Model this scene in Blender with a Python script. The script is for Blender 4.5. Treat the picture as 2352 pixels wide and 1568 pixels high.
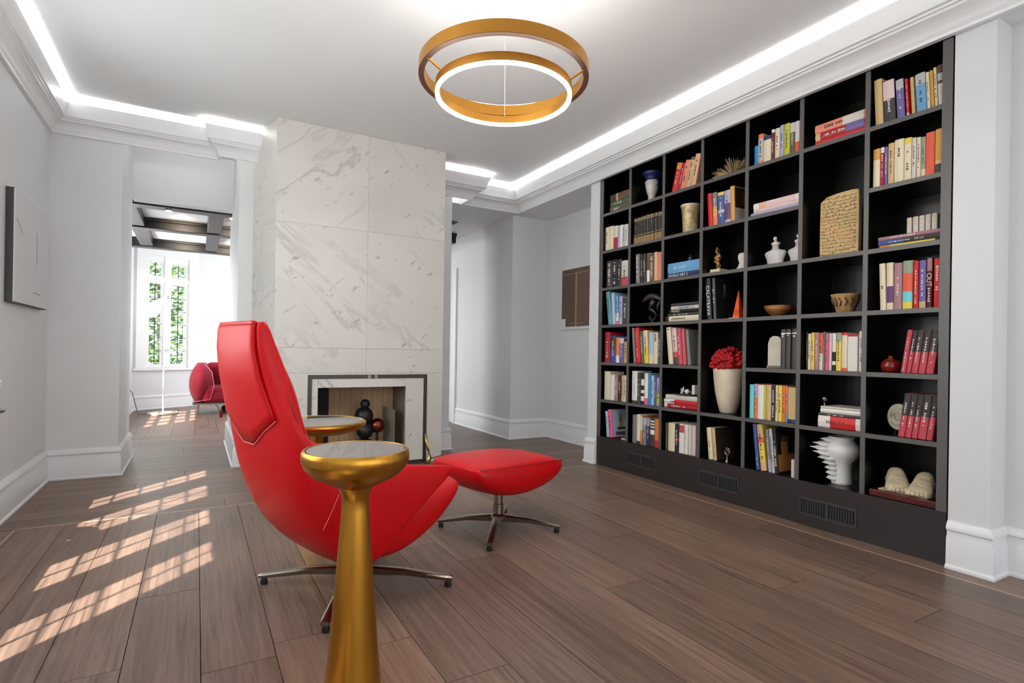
# light levels
EXPOSURE = 0.30
SKY_STRENGTH = 1.5
SUN_STRENGTH = 16.0
P_BACK, P_SIDE, P_SIDE2, P_FAR = 22.0, 95.0, 1.0, 140.0
LED_STRENGTH = 30.0
UPLIGHT, DOWNLIGHT = 62.0, 82.0
import bpy, math, random
from mathutils import Vector, Matrix
random.seed(7)
scene = bpy.context.scene
for o in list(bpy.data.objects):
    bpy.data.objects.remove(o)
col = scene.collection

# ------------------------------------------------------------ camera
F_PX, ROLL, HV, YAW, CAMH = 1256.0, 0.0159, 24.5, math.radians(30.0), 1.05
cam_d = bpy.data.cameras.new('camera')
cam_d.sensor_width = 36.0
cam_d.lens = F_PX / 2352.0 * 36.0
cam_d.shift_y = HV / 2352.0
cam_d.clip_start = 0.05
cam = bpy.data.objects.new('camera', cam_d)
col.objects.link(cam)
_f = Vector((math.sin(YAW), math.cos(YAW), 0))
_r = Vector((math.cos(YAW), -math.sin(YAW), 0))
_u = Vector((0, 0, 1))
_c, _s = math.cos(ROLL), math.sin(ROLL)
_r2 = _r * _c + _u * _s
_u2 = _u * _c - _r * _s
cam.matrix_world = Matrix(((_r2.x, _u2.x, -_f.x, 0), (_r2.y, _u2.y, -_f.y, 0), (_r2.z, _u2.z, -_f.z, CAMH), (0, 0, 0, 1)))
scene.camera = cam

# ------------------------------------------------------------ view, world, sun
vs = scene.view_settings
vs.view_transform = 'Standard'
vs.look = 'None'
vs.gamma = 1.0
vs.use_curve_mapping = False
vs.exposure = EXPOSURE
try:
    scene.cycles.use_denoising = True
    scene.cycles.max_bounces = 10
    scene.cycles.diffuse_bounces = 6
    scene.cycles.glossy_bounces = 5
    scene.cycles.transparent_max_bounces = 12
    scene.cycles.sample_clamp_indirect = 6.0
except Exception:
    pass
world = bpy.data.worlds.new('sky')
scene.world = world
world.use_nodes = True
bg = world.node_tree.nodes['Background']
bg.inputs[0].default_value = (0.86, 0.93, 1.0, 1)
bg.inputs[1].default_value = SKY_STRENGTH
sun_d = bpy.data.lights.new('sun', 'SUN')
sun_d.energy = SUN_STRENGTH
sun_d.angle = math.radians(0.6)
sun_d.color = (1.0, 0.965, 0.955)
sun = bpy.data.objects.new('sun', sun_d)
col.objects.link(sun)
SUN_DIR = Vector((0.458, 0.485, -1.0)).normalized()
sun.rotation_euler = SUN_DIR.to_track_quat('-Z', 'Y').to_euler()
sun.location = (-6, -6, 12)

def opening_light(name, loc, normal, w, h, power, colr=(0.93, 0.97, 1.0)):
    """area light set in one opening"""
    d = bpy.data.lights.new(name, 'AREA')
    d.shape = 'RECTANGLE'
    d.size, d.size_y = w, h
    d.energy = power
    d.color = colr
    o = bpy.data.objects.new(name, d)
    col.objects.link(o)
    o.location = loc
    o.rotation_euler = Vector(normal).to_track_quat('-Z', 'Y').to_euler()
    return o
opening_light('added_fill_behind_camera', (1.2, -2.55, 1.35), (0, 1, 0), 3.8, 2.3, P_BACK)  # added fill light in an unseen opening behind the camera
opening_light('daylight_side_windows', (-1.32, 3.1, 1.65), (1, 0, 0), 2.5, 1.55, P_SIDE)
opening_light('daylight_side_windows_near', (-1.32, -0.4, 1.6), (1, 0, 0), 2.4, 1.5, P_SIDE2)
opening_light('added_far_left_light', (-1.25, 8.9, 1.5), (1, 0, 0), 1.8, 1.7, P_FAR)  # added at an unseen side window to brighten the far room
opening_light('added_far_right_light', (4.3, 10.2, 1.5), (-1, 0, 0), 2.0, 2.0, P_FAR)  # added from the unseen right side, also to brighten the far room

# ------------------------------------------------------------ pixel to place
def ray(x, y):
    dx, dy = x - 1176.0, y - 784.0
    u = dx * _c + dy * _s
    v = -dx * _s + dy * _c
    r = u / F_PX
    c, s = math.cos(YAW), math.sin(YAW)
    return (c * r + s, -s * r + c, -(v - HV) / F_PX)
def onx(x, y, X):
    d = ray(x, y); t = X / d[0]
    return (X, d[1] * t, CAMH + d[2] * t)
def ony(x, y, Y):
    d = ray(x, y); t = Y / d[1]
    return (d[0] * t, Y, CAMH + d[2] * t)
def onz(x, y, z=0.0):
    d = ray(x, y); t = (z - CAMH) / d[2]
    return (d[0] * t, d[1] * t, z)

# ------------------------------------------------------------ materials
MATS = {}
def pset(b, k, v):
    if k in b.inputs:
        b.inputs[k].default_value = v
def mat(name, colr, rough=0.5, metal=0.0, spec=0.5, noise=None, bump=None, emit=None, coat=0.0, aniso=None):
    """noise=(scale, amount, stretch) varies the colour; bump=(scale, strength)"""
    if name in MATS:
        return MATS[name]
    m = bpy.data.materials.new(name)
    m.use_nodes = True
    nt = m.node_tree
    b = nt.nodes['Principled BSDF']
    c4 = (colr[0], colr[1], colr[2], 1)
    pset(b, 'Base Color', c4); pset(b, 'Roughness', rough); pset(b, 'Metallic', metal)
    pset(b, 'Specular IOR Level', spec); pset(b, 'Coat Weight', coat)
    if aniso: pset(b, 'Anisotropic', aniso)
    if emit:
        pset(b, 'Emission Color', (emit[0], emit[1], emit[2], 1)); pset(b, 'Emission Strength', emit[3])
    if noise or bump:
        tc = nt.nodes.new('ShaderNodeTexCoord')
        mp = nt.nodes.new('ShaderNodeMapping')
        nt.links.new(tc.outputs['Object'], mp.inputs[0])
        if noise and len(noise) > 2:
            mp.inputs['Scale'].default_value = noise[2]
    if noise:
        n = nt.nodes.new('ShaderNodeTexNoise')
        n.inputs['Scale'].default_value = noise[0]
        n.inputs['Detail'].default_value = 5
        nt.links.new(mp.outputs[0], n.inputs['Vector'])
        rp = nt.nodes.new('ShaderNodeValToRGB')
        k = noise[1]
        rp.color_ramp.elements[0].position = 0.3
        rp.color_ramp.elements[1].position = 0.7
        rp.color_ramp.elements[0].color = tuple(max(0, x * (1 - k)) for x in colr) + (1,)
        rp.color_ramp.elements[1].color = tuple(min(1, x * (1 + k)) for x in colr) + (1,)
        nt.links.new(n.outputs['Fac'], rp.inputs[0])
        nt.links.new(rp.outputs[0], b.inputs['Base Color'])
    if bump:
        n2 = nt.nodes.new('ShaderNodeTexNoise')
        n2.inputs['Scale'].default_value = bump[0]
        n2.inputs['Detail'].default_value = 4
        nt.links.new(mp.outputs[0], n2.inputs['Vector'])
        bp = nt.nodes.new('ShaderNodeBump')
        bp.inputs['Strength'].default_value = bump[1]
        bp.inputs['Distance'].default_value = 0.002
        nt.links.new(n2.outputs['Fac'], bp.inputs['Height'])
        nt.links.new(bp.outputs[0], b.inputs['Normal'])
    MATS[name] = m
    return m
def rgb(r, g, b):
    """photograph colour (0-255) to linear"""
    f = lambda c: (c / 255.0 / 12.92) if c / 255.0 <= 0.04045 else ((c / 255.0 + 0.055) / 1.055) ** 2.4
    return (f(r), f(g), f(b))

def wood_floor(name, along):
    m = bpy.data.materials.new(name); m.use_nodes = True
    nt = m.node_tree; b = nt.nodes['Principled BSDF']; L = nt.links.new
    ge = nt.nodes.new('ShaderNodeNewGeometry')
    oi = nt.nodes.new('ShaderNodeObjectInfo')
    off = nt.nodes.new('ShaderNodeVectorMath'); off.operation = 'SCALE'
    cmb = nt.nodes.new('ShaderNodeCombineXYZ')
    L(oi.outputs['Random'], cmb.inputs[0]); L(oi.outputs['Random'], cmb.inputs[1])
    L(cmb.outputs[0], off.inputs[0]); off.inputs['Scale'].default_value = 37.0
    add = nt.nodes.new('ShaderNodeVectorMath'); add.operation = 'ADD'
    L(ge.outputs['Position'], add.inputs[0]); L(off.outputs[0], add.inputs[1])
    mp = nt.nodes.new('ShaderNodeMapping'); L(add.outputs[0], mp.inputs[0])
    mp.inputs['Scale'].default_value = (44, 1.5, 1) if along == 'Y' else (1.5, 44, 1)
    n = nt.nodes.new('ShaderNodeTexNoise'); n.inputs['Scale'].default_value = 1.0
    n.inputs['Detail'].default_value = 8; n.inputs['Roughness'].default_value = 0.65; n.inputs['Distortion'].default_value = 1.2
    L(mp.outputs[0], n.inputs['Vector'])
    rp = nt.nodes.new('ShaderNodeValToRGB')
    e = rp.color_ramp.elements
    e[0].position = 0.30; e[0].color = rgb(78, 59, 49) + (1,)
    e[1].position = 0.72; e[1].color = rgb(138, 112, 96) + (1,)
    x = rp.color_ramp.elements.new(0.5); x.color = rgb(112, 89, 75) + (1,)
    L(n.outputs['Fac'], rp.inputs[0])
    hs = nt.nodes.new('ShaderNodeHueSaturation')
    mr = nt.nodes.new('ShaderNodeMapRange'); mr.inputs['To Min'].default_value = 0.82; mr.inputs['To Max'].default_value = 1.18
    L(oi.outputs['Random'], mr.inputs['Value']); L(mr.outputs[0], hs.inputs['Value']); L(rp.outputs[0], hs.inputs['Color'])
    L(hs.outputs[0], b.inputs['Base Color'])
    mr2 = nt.nodes.new('ShaderNodeMapRange'); mr2.inputs['To Min'].default_value = 0.30; mr2.inputs['To Max'].default_value = 0.50
    L(n.outputs['Fac'], mr2.inputs['Value']); L(mr2.outputs[0], b.inputs['Roughness'])
    pset(b, 'Specular IOR Level', 0.5)
    bp = nt.nodes.new('ShaderNodeBump'); bp.inputs['Strength'].default_value = 0.25; bp.inputs['Distance'].default_value = 0.002
    L(n.outputs['Fac'], bp.inputs['Height']); L(bp.outputs[0], b.inputs['Normal'])
    return m
WOODY, WOODX = wood_floor('dark_oak_lengthwise', 'Y'), wood_floor('dark_oak_crosswise', 'X')

def marble_mat():
    m = bpy.data.materials.new('veined_marble'); m.use_nodes = True
    nt = m.node_tree; b = nt.nodes['Principled BSDF']; L = nt.links.new
    ge = nt.nodes.new('ShaderNodeNewGeometry'); oi = nt.nodes.new('ShaderNodeObjectInfo')
    cmb = nt.nodes.new('ShaderNodeCombineXYZ'); L(oi.outputs['Random'], cmb.inputs[0]); L(oi.outputs['Random'], cmb.inputs[2])
    sc = nt.nodes.new('ShaderNodeVectorMath'); sc.operation = 'SCALE'; sc.inputs['Scale'].default_value = 9.0; L(cmb.outputs[0], sc.inputs[0])
    add = nt.nodes.new('ShaderNodeVectorMath'); add.operation = 'ADD'; L(ge.outputs['Position'], add.inputs[0]); L(sc.outputs[0], add.inputs[1])
    gt = nt.nodes.new('ShaderNodeMath'); gt.operation = 'GREATER_THAN'; gt.inputs[1].default_value = 0.62; L(oi.outputs['Random'], gt.inputs[0])
    an = nt.nodes.new('ShaderNodeMapRange'); an.inputs['To Min'].default_value = math.radians(42); an.inputs['To Max'].default_value = math.radians(-44); L(gt.outputs[0], an.inputs['Value'])
    vr = nt.nodes.new('ShaderNodeVectorRotate'); vr.rotation_type = 'Y_AXIS'; L(add.outputs[0], vr.inputs['Vector']); L(an.outputs[0], vr.inputs['Angle'])
    mp = nt.nodes.new('ShaderNodeMapping'); mp.inputs['Scale'].default_value = (0.45, 0.8, 1.7)
    L(vr.outputs[0], mp.inputs[0])
    n = nt.nodes.new('ShaderNodeTexNoise'); n.inputs['Scale'].default_value = 1.25; n.inputs['Detail'].default_value = 8; n.inputs['Roughness'].default_value = 0.56; n.inputs['Distortion'].default_value = 0.35
    L(mp.outputs[0], n.inputs['Vector'])
    sub = nt.nodes.new('ShaderNodeMath'); sub.operation = 'SUBTRACT'; sub.inputs[1].default_value = 0.5; L(n.outputs['Fac'], sub.inputs[0])
    ab = nt.nodes.new('ShaderNodeMath'); ab.operation = 'ABSOLUTE'; L(sub.outputs[0], ab.inputs[0])
    rp = nt.nodes.new('ShaderNodeValToRGB'); e = rp.color_ramp.elements
    e[0].position = 0.0; e[0].color = (0.55, 0.55, 0.55, 1); e[1].position = 0.020; e[1].color = (0, 0, 0, 1)
    L(ab.outputs[0], rp.inputs[0])
    n2 = nt.nodes.new('ShaderNodeTexNoise'); n2.inputs['Scale'].default_value = 0.9; n2.inputs['Detail'].default_value = 2; L(add.outputs[0], n2.inputs['Vector'])
    msk = nt.nodes.new('ShaderNodeMapRange'); msk.inputs['From Min'].default_value = 0.44; msk.inputs['From Max'].default_value = 0.68; L(n2.outputs['Fac'], msk.inputs['Value'])
    mul = nt.nodes.new('ShaderNodeMath'); mul.operation = 'MULTIPLY'; L(rp.outputs[0], mul.inputs[0]); L(msk.outputs[0], mul.inputs[1])
    # small flecks
    vr3 = nt.nodes.new('ShaderNodeVectorRotate'); vr3.rotation_type = 'Y_AXIS'; vr3.inputs['Angle'].default_value = math.radians(36); L(add.outputs[0], vr3.inputs['Vector'])
    mp3 = nt.nodes.new('ShaderNodeMapping'); mp3.inputs['Scale'].default_value = (9, 12, 24); L(vr3.outputs[0], mp3.inputs[0])
    n3 = nt.nodes.new('ShaderNodeTexNoise'); n3.inputs['Scale'].default_value = 1.0; n3.inputs['Detail'].default_value = 3; L(mp3.outputs[0], n3.inputs['Vector'])
    r3 = nt.nodes.new('ShaderNodeMapRange'); r3.inputs['From Min'].default_value = 0.655; r3.inputs['From Max'].default_value = 0.76; r3.inputs['To Max'].default_value = 0.6; L(n3.outputs['Fac'], r3.inputs['Value'])
    mx = nt.nodes.new('ShaderNodeMath'); mx.operation = 'MAXIMUM'; L(mul.outputs[0], mx.inputs[0]); L(r3.outputs[0], mx.inputs[1])
    base = nt.nodes.new('ShaderNodeValToRGB'); e = base.color_ramp.elements
    e[0].position = 0.3; e[0].color = rgb(208, 203, 196) + (1,); e[1].position = 0.7; e[1].color = rgb(220, 215, 209) + (1,)
    L(n2.outputs['Fac'], base.inputs[0])
    mix = nt.nodes.new('ShaderNodeMixRGB'); mix.inputs[2].default_value = rgb(120, 116, 112) + (1,)
    L(mx.outputs[0], mix.inputs[0]); L(base.outputs[0], mix.inputs[1]); L(mix.outputs[0], b.inputs['Base Color'])
    pset(b, 'Roughness', 0.38)
    MATS['veined_marble'] = m
    return m
MARBLE = marble_mat()

WALL = mat('white_wall_paint', rgb(220, 221, 222), 0.5)
CEIL = mat('white_ceiling_paint', rgb(226, 227, 228), 0.7)
TRIM = mat('white_trim_gloss', rgb(230, 231, 232), 0.28)
def glass_mat():
    m = bpy.data.materials.new('window_glass'); m.use_nodes = True
    nt = m.node_tree; nt.nodes.clear()
    out = nt.nodes.new('ShaderNodeOutputMaterial'); t = nt.nodes.new('ShaderNodeBsdfTransparent'); g = nt.nodes.new('ShaderNodeBsdfGlossy'); mx = nt.nodes.new('ShaderNodeMixShader')
    t.inputs[0].default_value = (0.96, 0.98, 0.97, 1); g.inputs['Roughness'].default_value = 0.02; mx.inputs[0].default_value = 0.05
    nt.links.new(t.outputs[0], mx.inputs[1]); nt.links.new(g.outputs[0], mx.inputs[2]); nt.links.new(mx.outputs[0], out.inputs[0])
    return m
GLASS = glass_mat()

# ------------------------------------------------------------ mesh builder
class MB:
    def __init__(s):
        s.v, s.f, s.m = [], [], []
    def quad(s, pts, mi=0):
        i = len(s.v); s.v += [tuple(p) for p in pts]; s.f.append(tuple(range(i, i + len(pts)))); s.m.append(mi); return s
    def box(s, x0, x1, y0, y1, z0, z1, mi=0):
        i = len(s.v)
        s.v += [(x, y, z) for z in (z0, z1) for y in (y0, y1) for x in (x0, x1)]
        for q in ((0, 2, 3, 1), (4, 5, 7, 6), (0, 1, 5, 4), (2, 6, 7, 3), (0, 4, 6, 2), (1, 3, 7, 5)):
            s.f.append(tuple(i + k for k in q)); s.m.append(mi)
        return s
    def xbox(s, M, sx, sy, sz, mi=0):
        """box of full size sx,sy,sz centred, moved by matrix M"""
        i = len(s.v)
        s.v += [tuple(M @ Vector((x * sx / 2, y * sy / 2, z * sz / 2))) for z in (-1, 1) for y in (-1, 1) for x in (-1, 1)]
        for q in ((0, 2, 3, 1), (4, 5, 7, 6), (0, 1, 5, 4), (2, 6, 7, 3), (0, 4, 6, 2), (1, 3, 7, 5)):
            s.f.append(tuple(i + k for k in q)); s.m.append(mi)
        return s
    def loft(s, rings, closed=True, caps=True, mi=0):
        i = len(s.v); n = len(rings[0])
        for r in rings: s.v += [tuple(p) for p in r]
        for a in range(len(rings) - 1):
            for k in range(n if closed else n - 1):
                k2 = (k + 1) % n
                s.f.append((i + a * n + k, i + a * n + k2, i + (a + 1) * n + k2, i + (a + 1) * n + k)); s.m.append(mi)
        if caps and closed:
            s.f.append(tuple(i + k for k in reversed(range(n)))); s.m.append(mi)
            s.f.append(tuple(i + (len(rings) - 1) * n + k for k in range(n))); s.m.append(mi)
        return s
    def lathe(s, prof, n=32, c=(0, 0, 0), mi=0, caps=True):
        rings = [[(c[0] + r * math.cos(2 * math.pi * k / n), c[1] + r * math.sin(2 * math.pi * k / n), c[2] + z) for k in range(n)] for r, z in prof]
        return s.loft(rings, True, caps, mi)
    def tube(s, pts, r, n=8, mi=0, caps=True):
        pts = [Vector(p) for p in pts]; rings = []
        rr = r if isinstance(r, (list, tuple)) else [r] * len(pts)
        ref = Vector((0, 0, 1))
        for k, p in enumerate(pts):
            d = (pts[min(k + 1, len(pts) - 1)] - pts[max(k - 1, 0)]).normalized()
            a = d.cross(ref)
            if a.length < 1e-3: a = d.cross(Vector((1, 0, 0)))
            a.normalize(); b = a.cross(d)
            rings.append([p + (a * math.cos(2 * math.pi * j / n) + b * math.sin(2 * math.pi * j / n)) * rr[k] for j in range(n)])
        return s.loft(rings, True, caps, mi)
    def ball(s, c, r, n=16, m=10, mi=0, sq=(1, 1, 1)):
        prof = [(max(1e-4, math.sin(math.pi * k / m)), -math.cos(math.pi * k / m)) for k in range(m + 1)]
        rings = [[(c[0] + r * sq[0] * a * math.cos(2 * math.pi * k / n), c[1] + r * sq[1] * a * math.sin(2 * math.pi * k / n), c[2] + r * sq[2] * z) for k in range(n)] for a, z in prof]
        return s.loft(rings, True, True, mi)
    def sweep(s, prof, path, dscale=1.0, mi=0):
        """profile (d, z) carried along an XY path, d to the left of travel, corners mitred"""
        P = [Vector((p[0], p[1])) for p in path]; rings = []
        for k, p in enumerate(P):
            ns = []
            if k > 0: d = (P[k] - P[k - 1]).normalized(); ns.append(Vector((-d.y, d.x)))
            if k < len(P) - 1: d = (P[k + 1] - P[k]).normalized(); ns.append(Vector((-d.y, d.x)))
            if len(ns) == 1: o = ns[0]
            else:
                o = ns[0] + ns[1]; o = o / max(0.2, o.dot(ns[0]))
            rings.append([(p.x + o.x * d * dscale, p.y + o.y * d * dscale, z) for d, z in prof])
        return s.loft(rings, True, True, mi)
    def build(s, name, mats, parent=None, loc=None, rot=None, smooth=False, bevel=0.0, sub=0, solid=0.0):
        me = bpy.data.meshes.new(name); me.from_pydata(s.v, [], s.f)
        if not isinstance(mats, (list, tuple)): mats = [mats]
        for m in mats: me.materials.append(m)
        if len(mats) > 1:
            for p, k in zip(me.polygons, s.m): p.material_index = k
        me.update()
        import bmesh as _bm
        b = _bm.new(); b.from_mesh(me); _bm.ops.recalc_face_normals(b, faces=b.faces); b.to_mesh(me); b.free()
        if smooth:
            for p in me.polygons: p.use_smooth = True
            if smooth == 'auto':
                try: me.set_sharp_from_angle(angle=math.radians(38))
                except Exception: pass
        o = bpy.data.objects.new(name, me); col.objects.link(o)
        if parent: o.parent = parent
        if loc is not None: o.location = loc
        if rot is not None: o.rotation_euler = rot
        if solid:
            md = o.modifiers.new('thickness', 'SOLIDIFY'); md.thickness = solid; md.offset = -1
        if bevel:
            md = o.modifiers.new('bevel', 'BEVEL'); md.width = bevel; md.segments = 2; md.limit_method = 'ANGLE'
        if sub:
            md = o.modifiers.new('smooth', 'SUBSURF'); md.levels = sub; md.render_levels = sub
        return o
def empty(name, loc=(0, 0, 0), rz=0.0):
    o = bpy.data.objects.new(name, None); col.objects.link(o); o.location = loc; o.rotation_euler = (0, 0, rz); o.empty_display_size = 0.05
    return o
def tag(o, label=None, cat=None, group=None, kind=None):
    if label: o['label'] = label
    if cat: o['category'] = cat
    if group: o['group'] = group
    if kind: o['kind'] = kind
    return o
def struct(o):
    o['kind'] = 'structure'; return o
def text_mesh(name, s, size, m, parent, right, up, origin, depth=0.0004, align='CENTER', sx=1.0):
    cu = bpy.data.curves.new(name, 'FONT'); cu.body = s; cu.size = size; cu.extrude = depth; cu.align_x = align; cu.align_y = 'CENTER'
    t = bpy.data.objects.new(name, cu); col.objects.link(t)
    dg = bpy.context.evaluated_depsgraph_get()
    me = bpy.data.meshes.new_from_object(t.evaluated_get(dg)); bpy.data.objects.remove(t)
    me.materials.clear(); me.materials.append(m)
    o = bpy.data.objects.new(name, me); col.objects.link(o)
    R = Vector(right); U = Vector(up); N = R.cross(U)
    o.parent = parent
    o.matrix_local = Matrix(((R.x * sx, U.x, N.x, origin[0]), (R.y * sx, U.y, N.y, origin[1]), (R.z * sx, U.z, N.z, origin[2]), (0, 0, 0, 1)))
    return o
# ============================================================ ROOM SHELL
CZ = 2.957          # main ceiling
SZ = 2.70           # lower soffits
# ---- floor: sub floor with every plank a child
floor = struct(MB().box(-1.6, 4.6, -2.6, 12.6, -0.06, -0.022).build('floor', mat('sub_floor', (0.01, 0.008, 0.007), 0.8)))
def plank(x0, x1, y0, y1, m):
    g = 0.0014
    MB().box(x0 + g, x1 - g, y0 + g, y1 - g, -0.02, 0.0).build('plank', m, floor)
def plank_zone(x0, x1, y0, y1, along, w, l, seed):
    rnd = random.Random(seed)
    if along == 'Y':
        n = max(1, round((x1 - x0) / w)); ww = (x1 - x0) / n
        for k in range(n):
            y = y0 - rnd.uniform(0, l)
            while y < y1:
                ln = l * rnd.uniform(0.75, 1.2)
                a, b = max(y, y0), min(y + ln, y1)
                if b - a > 0.02: plank(x0 + k * ww, x0 + (k + 1) * ww, a, b, WOODY)
                y += ln
    else:
        n = max(1, round((y1 - y0) / w)); ww = (y1 - y0) / n
        for k in range(n):
            x = x0 - rnd.uniform(0, l)
            while x < x1:
                ln = l * rnd.uniform(0.75, 1.2)
                a, b = max(x, x0), min(x + ln, x1)
                if b - a > 0.02: plank(a, b, y0 + k * ww, y0 + (k + 1) * ww, WOODX)
                x += ln
plank_zone(-0.872, 3.174, -2.5, 4.076, 'Y', 0.225, 2.6, 1)
plank_zone(3.182, 3.50, -2.5, 4.076, 'Y', 0.16, 2.4, 2)
plank_zone(-1.15, -0.880, -2.5, 4.076, 'Y', 0.14, 2.4, 3)
plank_zone(-1.05, 3.95, 4.084, 7.60, 'X', 0.185, 2.2, 4)
plank_zone(-1.5, 4.5, 7.60, 12.5, 'Y', 0.25, 2.6, 5)
INLAY = mat('pale_inlay_strip', rgb(196, 170, 138), 0.3)
for nm, b in (('inlay_strip', (3.174, 3.182, -2.5, 4.076)), ('inlay_strip', (-0.880, -0.872, -2.5, 4.076)), ('inlay_strip', (-0.872, 3.174, 4.076, 4.084))):
    MB().box(b[0] + .0005, b[1] - .0005, b[2], b[3], -0.02, 0.0006).build(nm, INLAY, floor)

# ---- ceilings
struct(MB().box(-1.16, 3.75, -2.7, 6.45, CZ, CZ + 0.1).build('ceiling', CEIL))
struct(MB().box(-1.16, 4.6, 5.50, 12.6, CZ + 0.1, CZ + 0.2).build('ceiling_roof_slab', CEIL))
struct(MB().box(3.30, 4.05, 4.0, 7.5, SZ, CZ).box(2.88, 3.30, 5.60, 7.5, SZ, CZ).build('ceiling_niche_soffit', CEIL))
struct(MB().box(2.25, 2.88, 5.60, 6.40, SZ, CZ).build('ceiling_passage_soffit', CEIL))
# ---- walls
WIN_L = [(1.86, 2.20), (2.52, 2.88), (3.22, 3.60), (3.90, 4.17)]
def wall_with_openings(name, x0, x1, y0, y1, z1, openings, m=WALL):
    """wall slab running along Y with window openings (ya, yb, za, zb)"""
    b = MB(); y = y0
    for ya, yb, za, zb in sorted(openings):
        b.box(x0, x1, y, ya, 0, z1); b.box(x0, x1, ya, yb, 0, za); b.box(x0, x1, ya, yb, zb, z1); y = yb
    b.box(x0, x1, y, y1, 0, z1)
    return struct(b.build(name, m))
wall_with_openings('wall_left', -1.16, -1.0, -2.6, 5.45, CZ, [(1.65, 4.21, 0.70, 2.84), (-1.9, 0.9, 0.70, 2.84)])
struct(MB().box(-1.16, -0.54, 5.45, 6.27, 0, CZ).build('wall_back_left', WALL))
struct(MB().box(-0.54, 0.31, 6.27, 6.40, 2.443, CZ).build('wall_passage_header', WALL))
struct(MB().box(0.31, 2.35, 5.40, 6.85, 0, CZ).build('wall_chimney_breast', WALL))
struct(MB().box(3.29, 4.05, 5.72, 9.0, 0, SZ).build('wall_back_right', WALL))
struct(MB().box(3.83, 4.05, 4.10, 5.72, 0, SZ).build('wall_niche', WALL))
struct(MB().box(3.31, 3.83, 4.102, 4.24, 0, SZ).build('wall_pilaster_far', WALL))
struct(MB().box(3.312, 3.83, 1.122, 1.290, 0, SZ).build('wall_pilaster_near', WALL))
struct(MB().box(3.48, 3.83, -2.6, 1.122, 0, CZ).build('wall_right', WALL))
struct(MB().box(3.30, 3.48, -2.6, 4.102, SZ, CZ).box(3.48, 3.83, 1.122, 4.102, SZ + .03, CZ).box(3.66, 3.83, 1.29, 4.102, 0, SZ + .03).build('wall_bookcase_bulkhead', WALL))
# wall behind the photographer with an unseen glazed opening added for fill light
struct(MB().box(-1.16, -0.7, -2.7, -2.55, 0, CZ).box(3.1, 3.83, -2.7, -2.55, 0, CZ).box(-0.7, 3.1, -2.7, -2.55, 2.5, CZ).build('wall_behind_camera', WALL))
# ---- far room
wall_with_openings('wall_far_left', -1.05, -0.90, 6.27, 10.8, CZ + .1, [(8.0, 9.7, 0.7, 2.3)])
wall_with_openings('wall_far_right', 4.1, 4.25, 7.3, 12.3, CZ + .1, [(9.2, 11.2, 0.5, 2.4)])
FW0 = Vector((-0.90, 10.80, 0)); FWD = Vector((0.84, 0.5426, 0)).normalized(); FWN = Vector((FWD.y, -FWD.x, 0))
def far_plane(x, y, off=0.0):
    """pixel -> (distance along the angled window wall, height)"""
    d = Vector(ray(x, y)); P = FW0 + FWN * off; C = Vector((0, 0, CAMH))
    t = (P - C).dot(FWN) / d.dot(FWN); q = C + d * t
    return (q - FW0).dot(FWD), q.z
FWM = Matrix(((FWD.x, -FWN.x, 0, FW0.x), (FWD.y, -FWN.y, 0, FW0.y), (0, 0, 1, 0), (0, 0, 0, 1)))   # local: x along, y outwards, z up
wl, wr = far_plane(336, 700)[0], far_plane(432, 700)[0]
wzb, wzt = far_plane(380, 842)[1], far_plane(385, 590)[1]
FLEN = 1.9
b = MB()
for x0, x1, z0, z1 in ((-0.05, wl, 0, 3.05), (wr, FLEN, 0, 3.05), (wl, wr, 0, wzb), (wl, wr, wzt, 3.05)):
    b.box(x0, x1, 0, 0.14, z0, z1)
fw = struct(b.build('wall_far_window', WALL)); fw.matrix_world = FWM
fe = FW0 + FWD * FLEN
struct(MB().box(fe.x - 0.02, 4.25, fe.y, fe.y + 0.14, 0, 3.05).build('wall_far_back', WALL))
struct(MB().box(4.05, 4.25, 7.3, 9.0, 0, 3.05).build('wall_far_return', WALL))
struct(MB().box(-0.95, 2.88, 6.40, 9.45, 2.575, 2.65).build('ceiling_far_panel', mat('far_ceiling_white', rgb(232, 233, 234), 0.6)))
struct(MB().box(-1.05, 4.25, 9.45, 12.5, 2.90, 2.98).box(-1.05, 2.88, 9.43, 9.45, 2.575, 2.98).box(2.88, 4.25, 7.5, 9.45, SZ, 2.98).build('ceiling_far_bay', CEIL))
# ---- crown moulding with cove
CROWN = [(0, 2.688), (.022, 2.688), (.024, 2.702), (.030, 2.710), (.034, 2.728), (.048, 2.752), (.070, 2.772), (.078, 2.776), (.080, 2.788), (.090, 2.790), (.092, 2.800), (.104, 2.804), (.106, 2.818), (.112, 2.850), (.128, 2.904), (.128, 2.908), (.116, 2.908), (.100, 2.850), (0, 2.845)]
struct(MB().sweep(CROWN, [(3.30, -2.55), (3.30, 5.60), (2.53, 5.60), (2.53, 5.365), (2.0, 5.365)], 1.36).build('trim_1', TRIM, smooth='auto'))
struct(MB().sweep(CROWN, [(0.50, 5.335), (0.165, 5.335), (0.165, 5.45), (-1.0, 5.45), (-1.0, -2.55)], 1.0).build('trim_2', TRIM, smooth='auto'))
LED = mat('cove_led', (1, 1, 1), 0.5, emit=(1.0, 0.985, 0.96, LED_STRENGTH))
LEDP = [(.035, 2.852), (.085, 2.852), (.085, 2.860), (.035, 2.860)]
tag(MB().sweep(LEDP, [(3.30, -2.5), (3.30, 5.60), (2.53, 5.60), (2.53, 5.365), (2.06, 5.365)], 1.36).build('cove_light_strip', LED), 'long white cove light strip hidden in the crown above the bookcase', 'light strip')
tag(MB().sweep(LEDP, [(0.46, 5.335), (0.165, 5.335), (0.165, 5.45), (-1.0, 5.45), (-1.0, -2.5)], 1.0).build('cove_light_strip', LED), 'white cove light strip hidden in the crown of the left wall', 'light strip')
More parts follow.
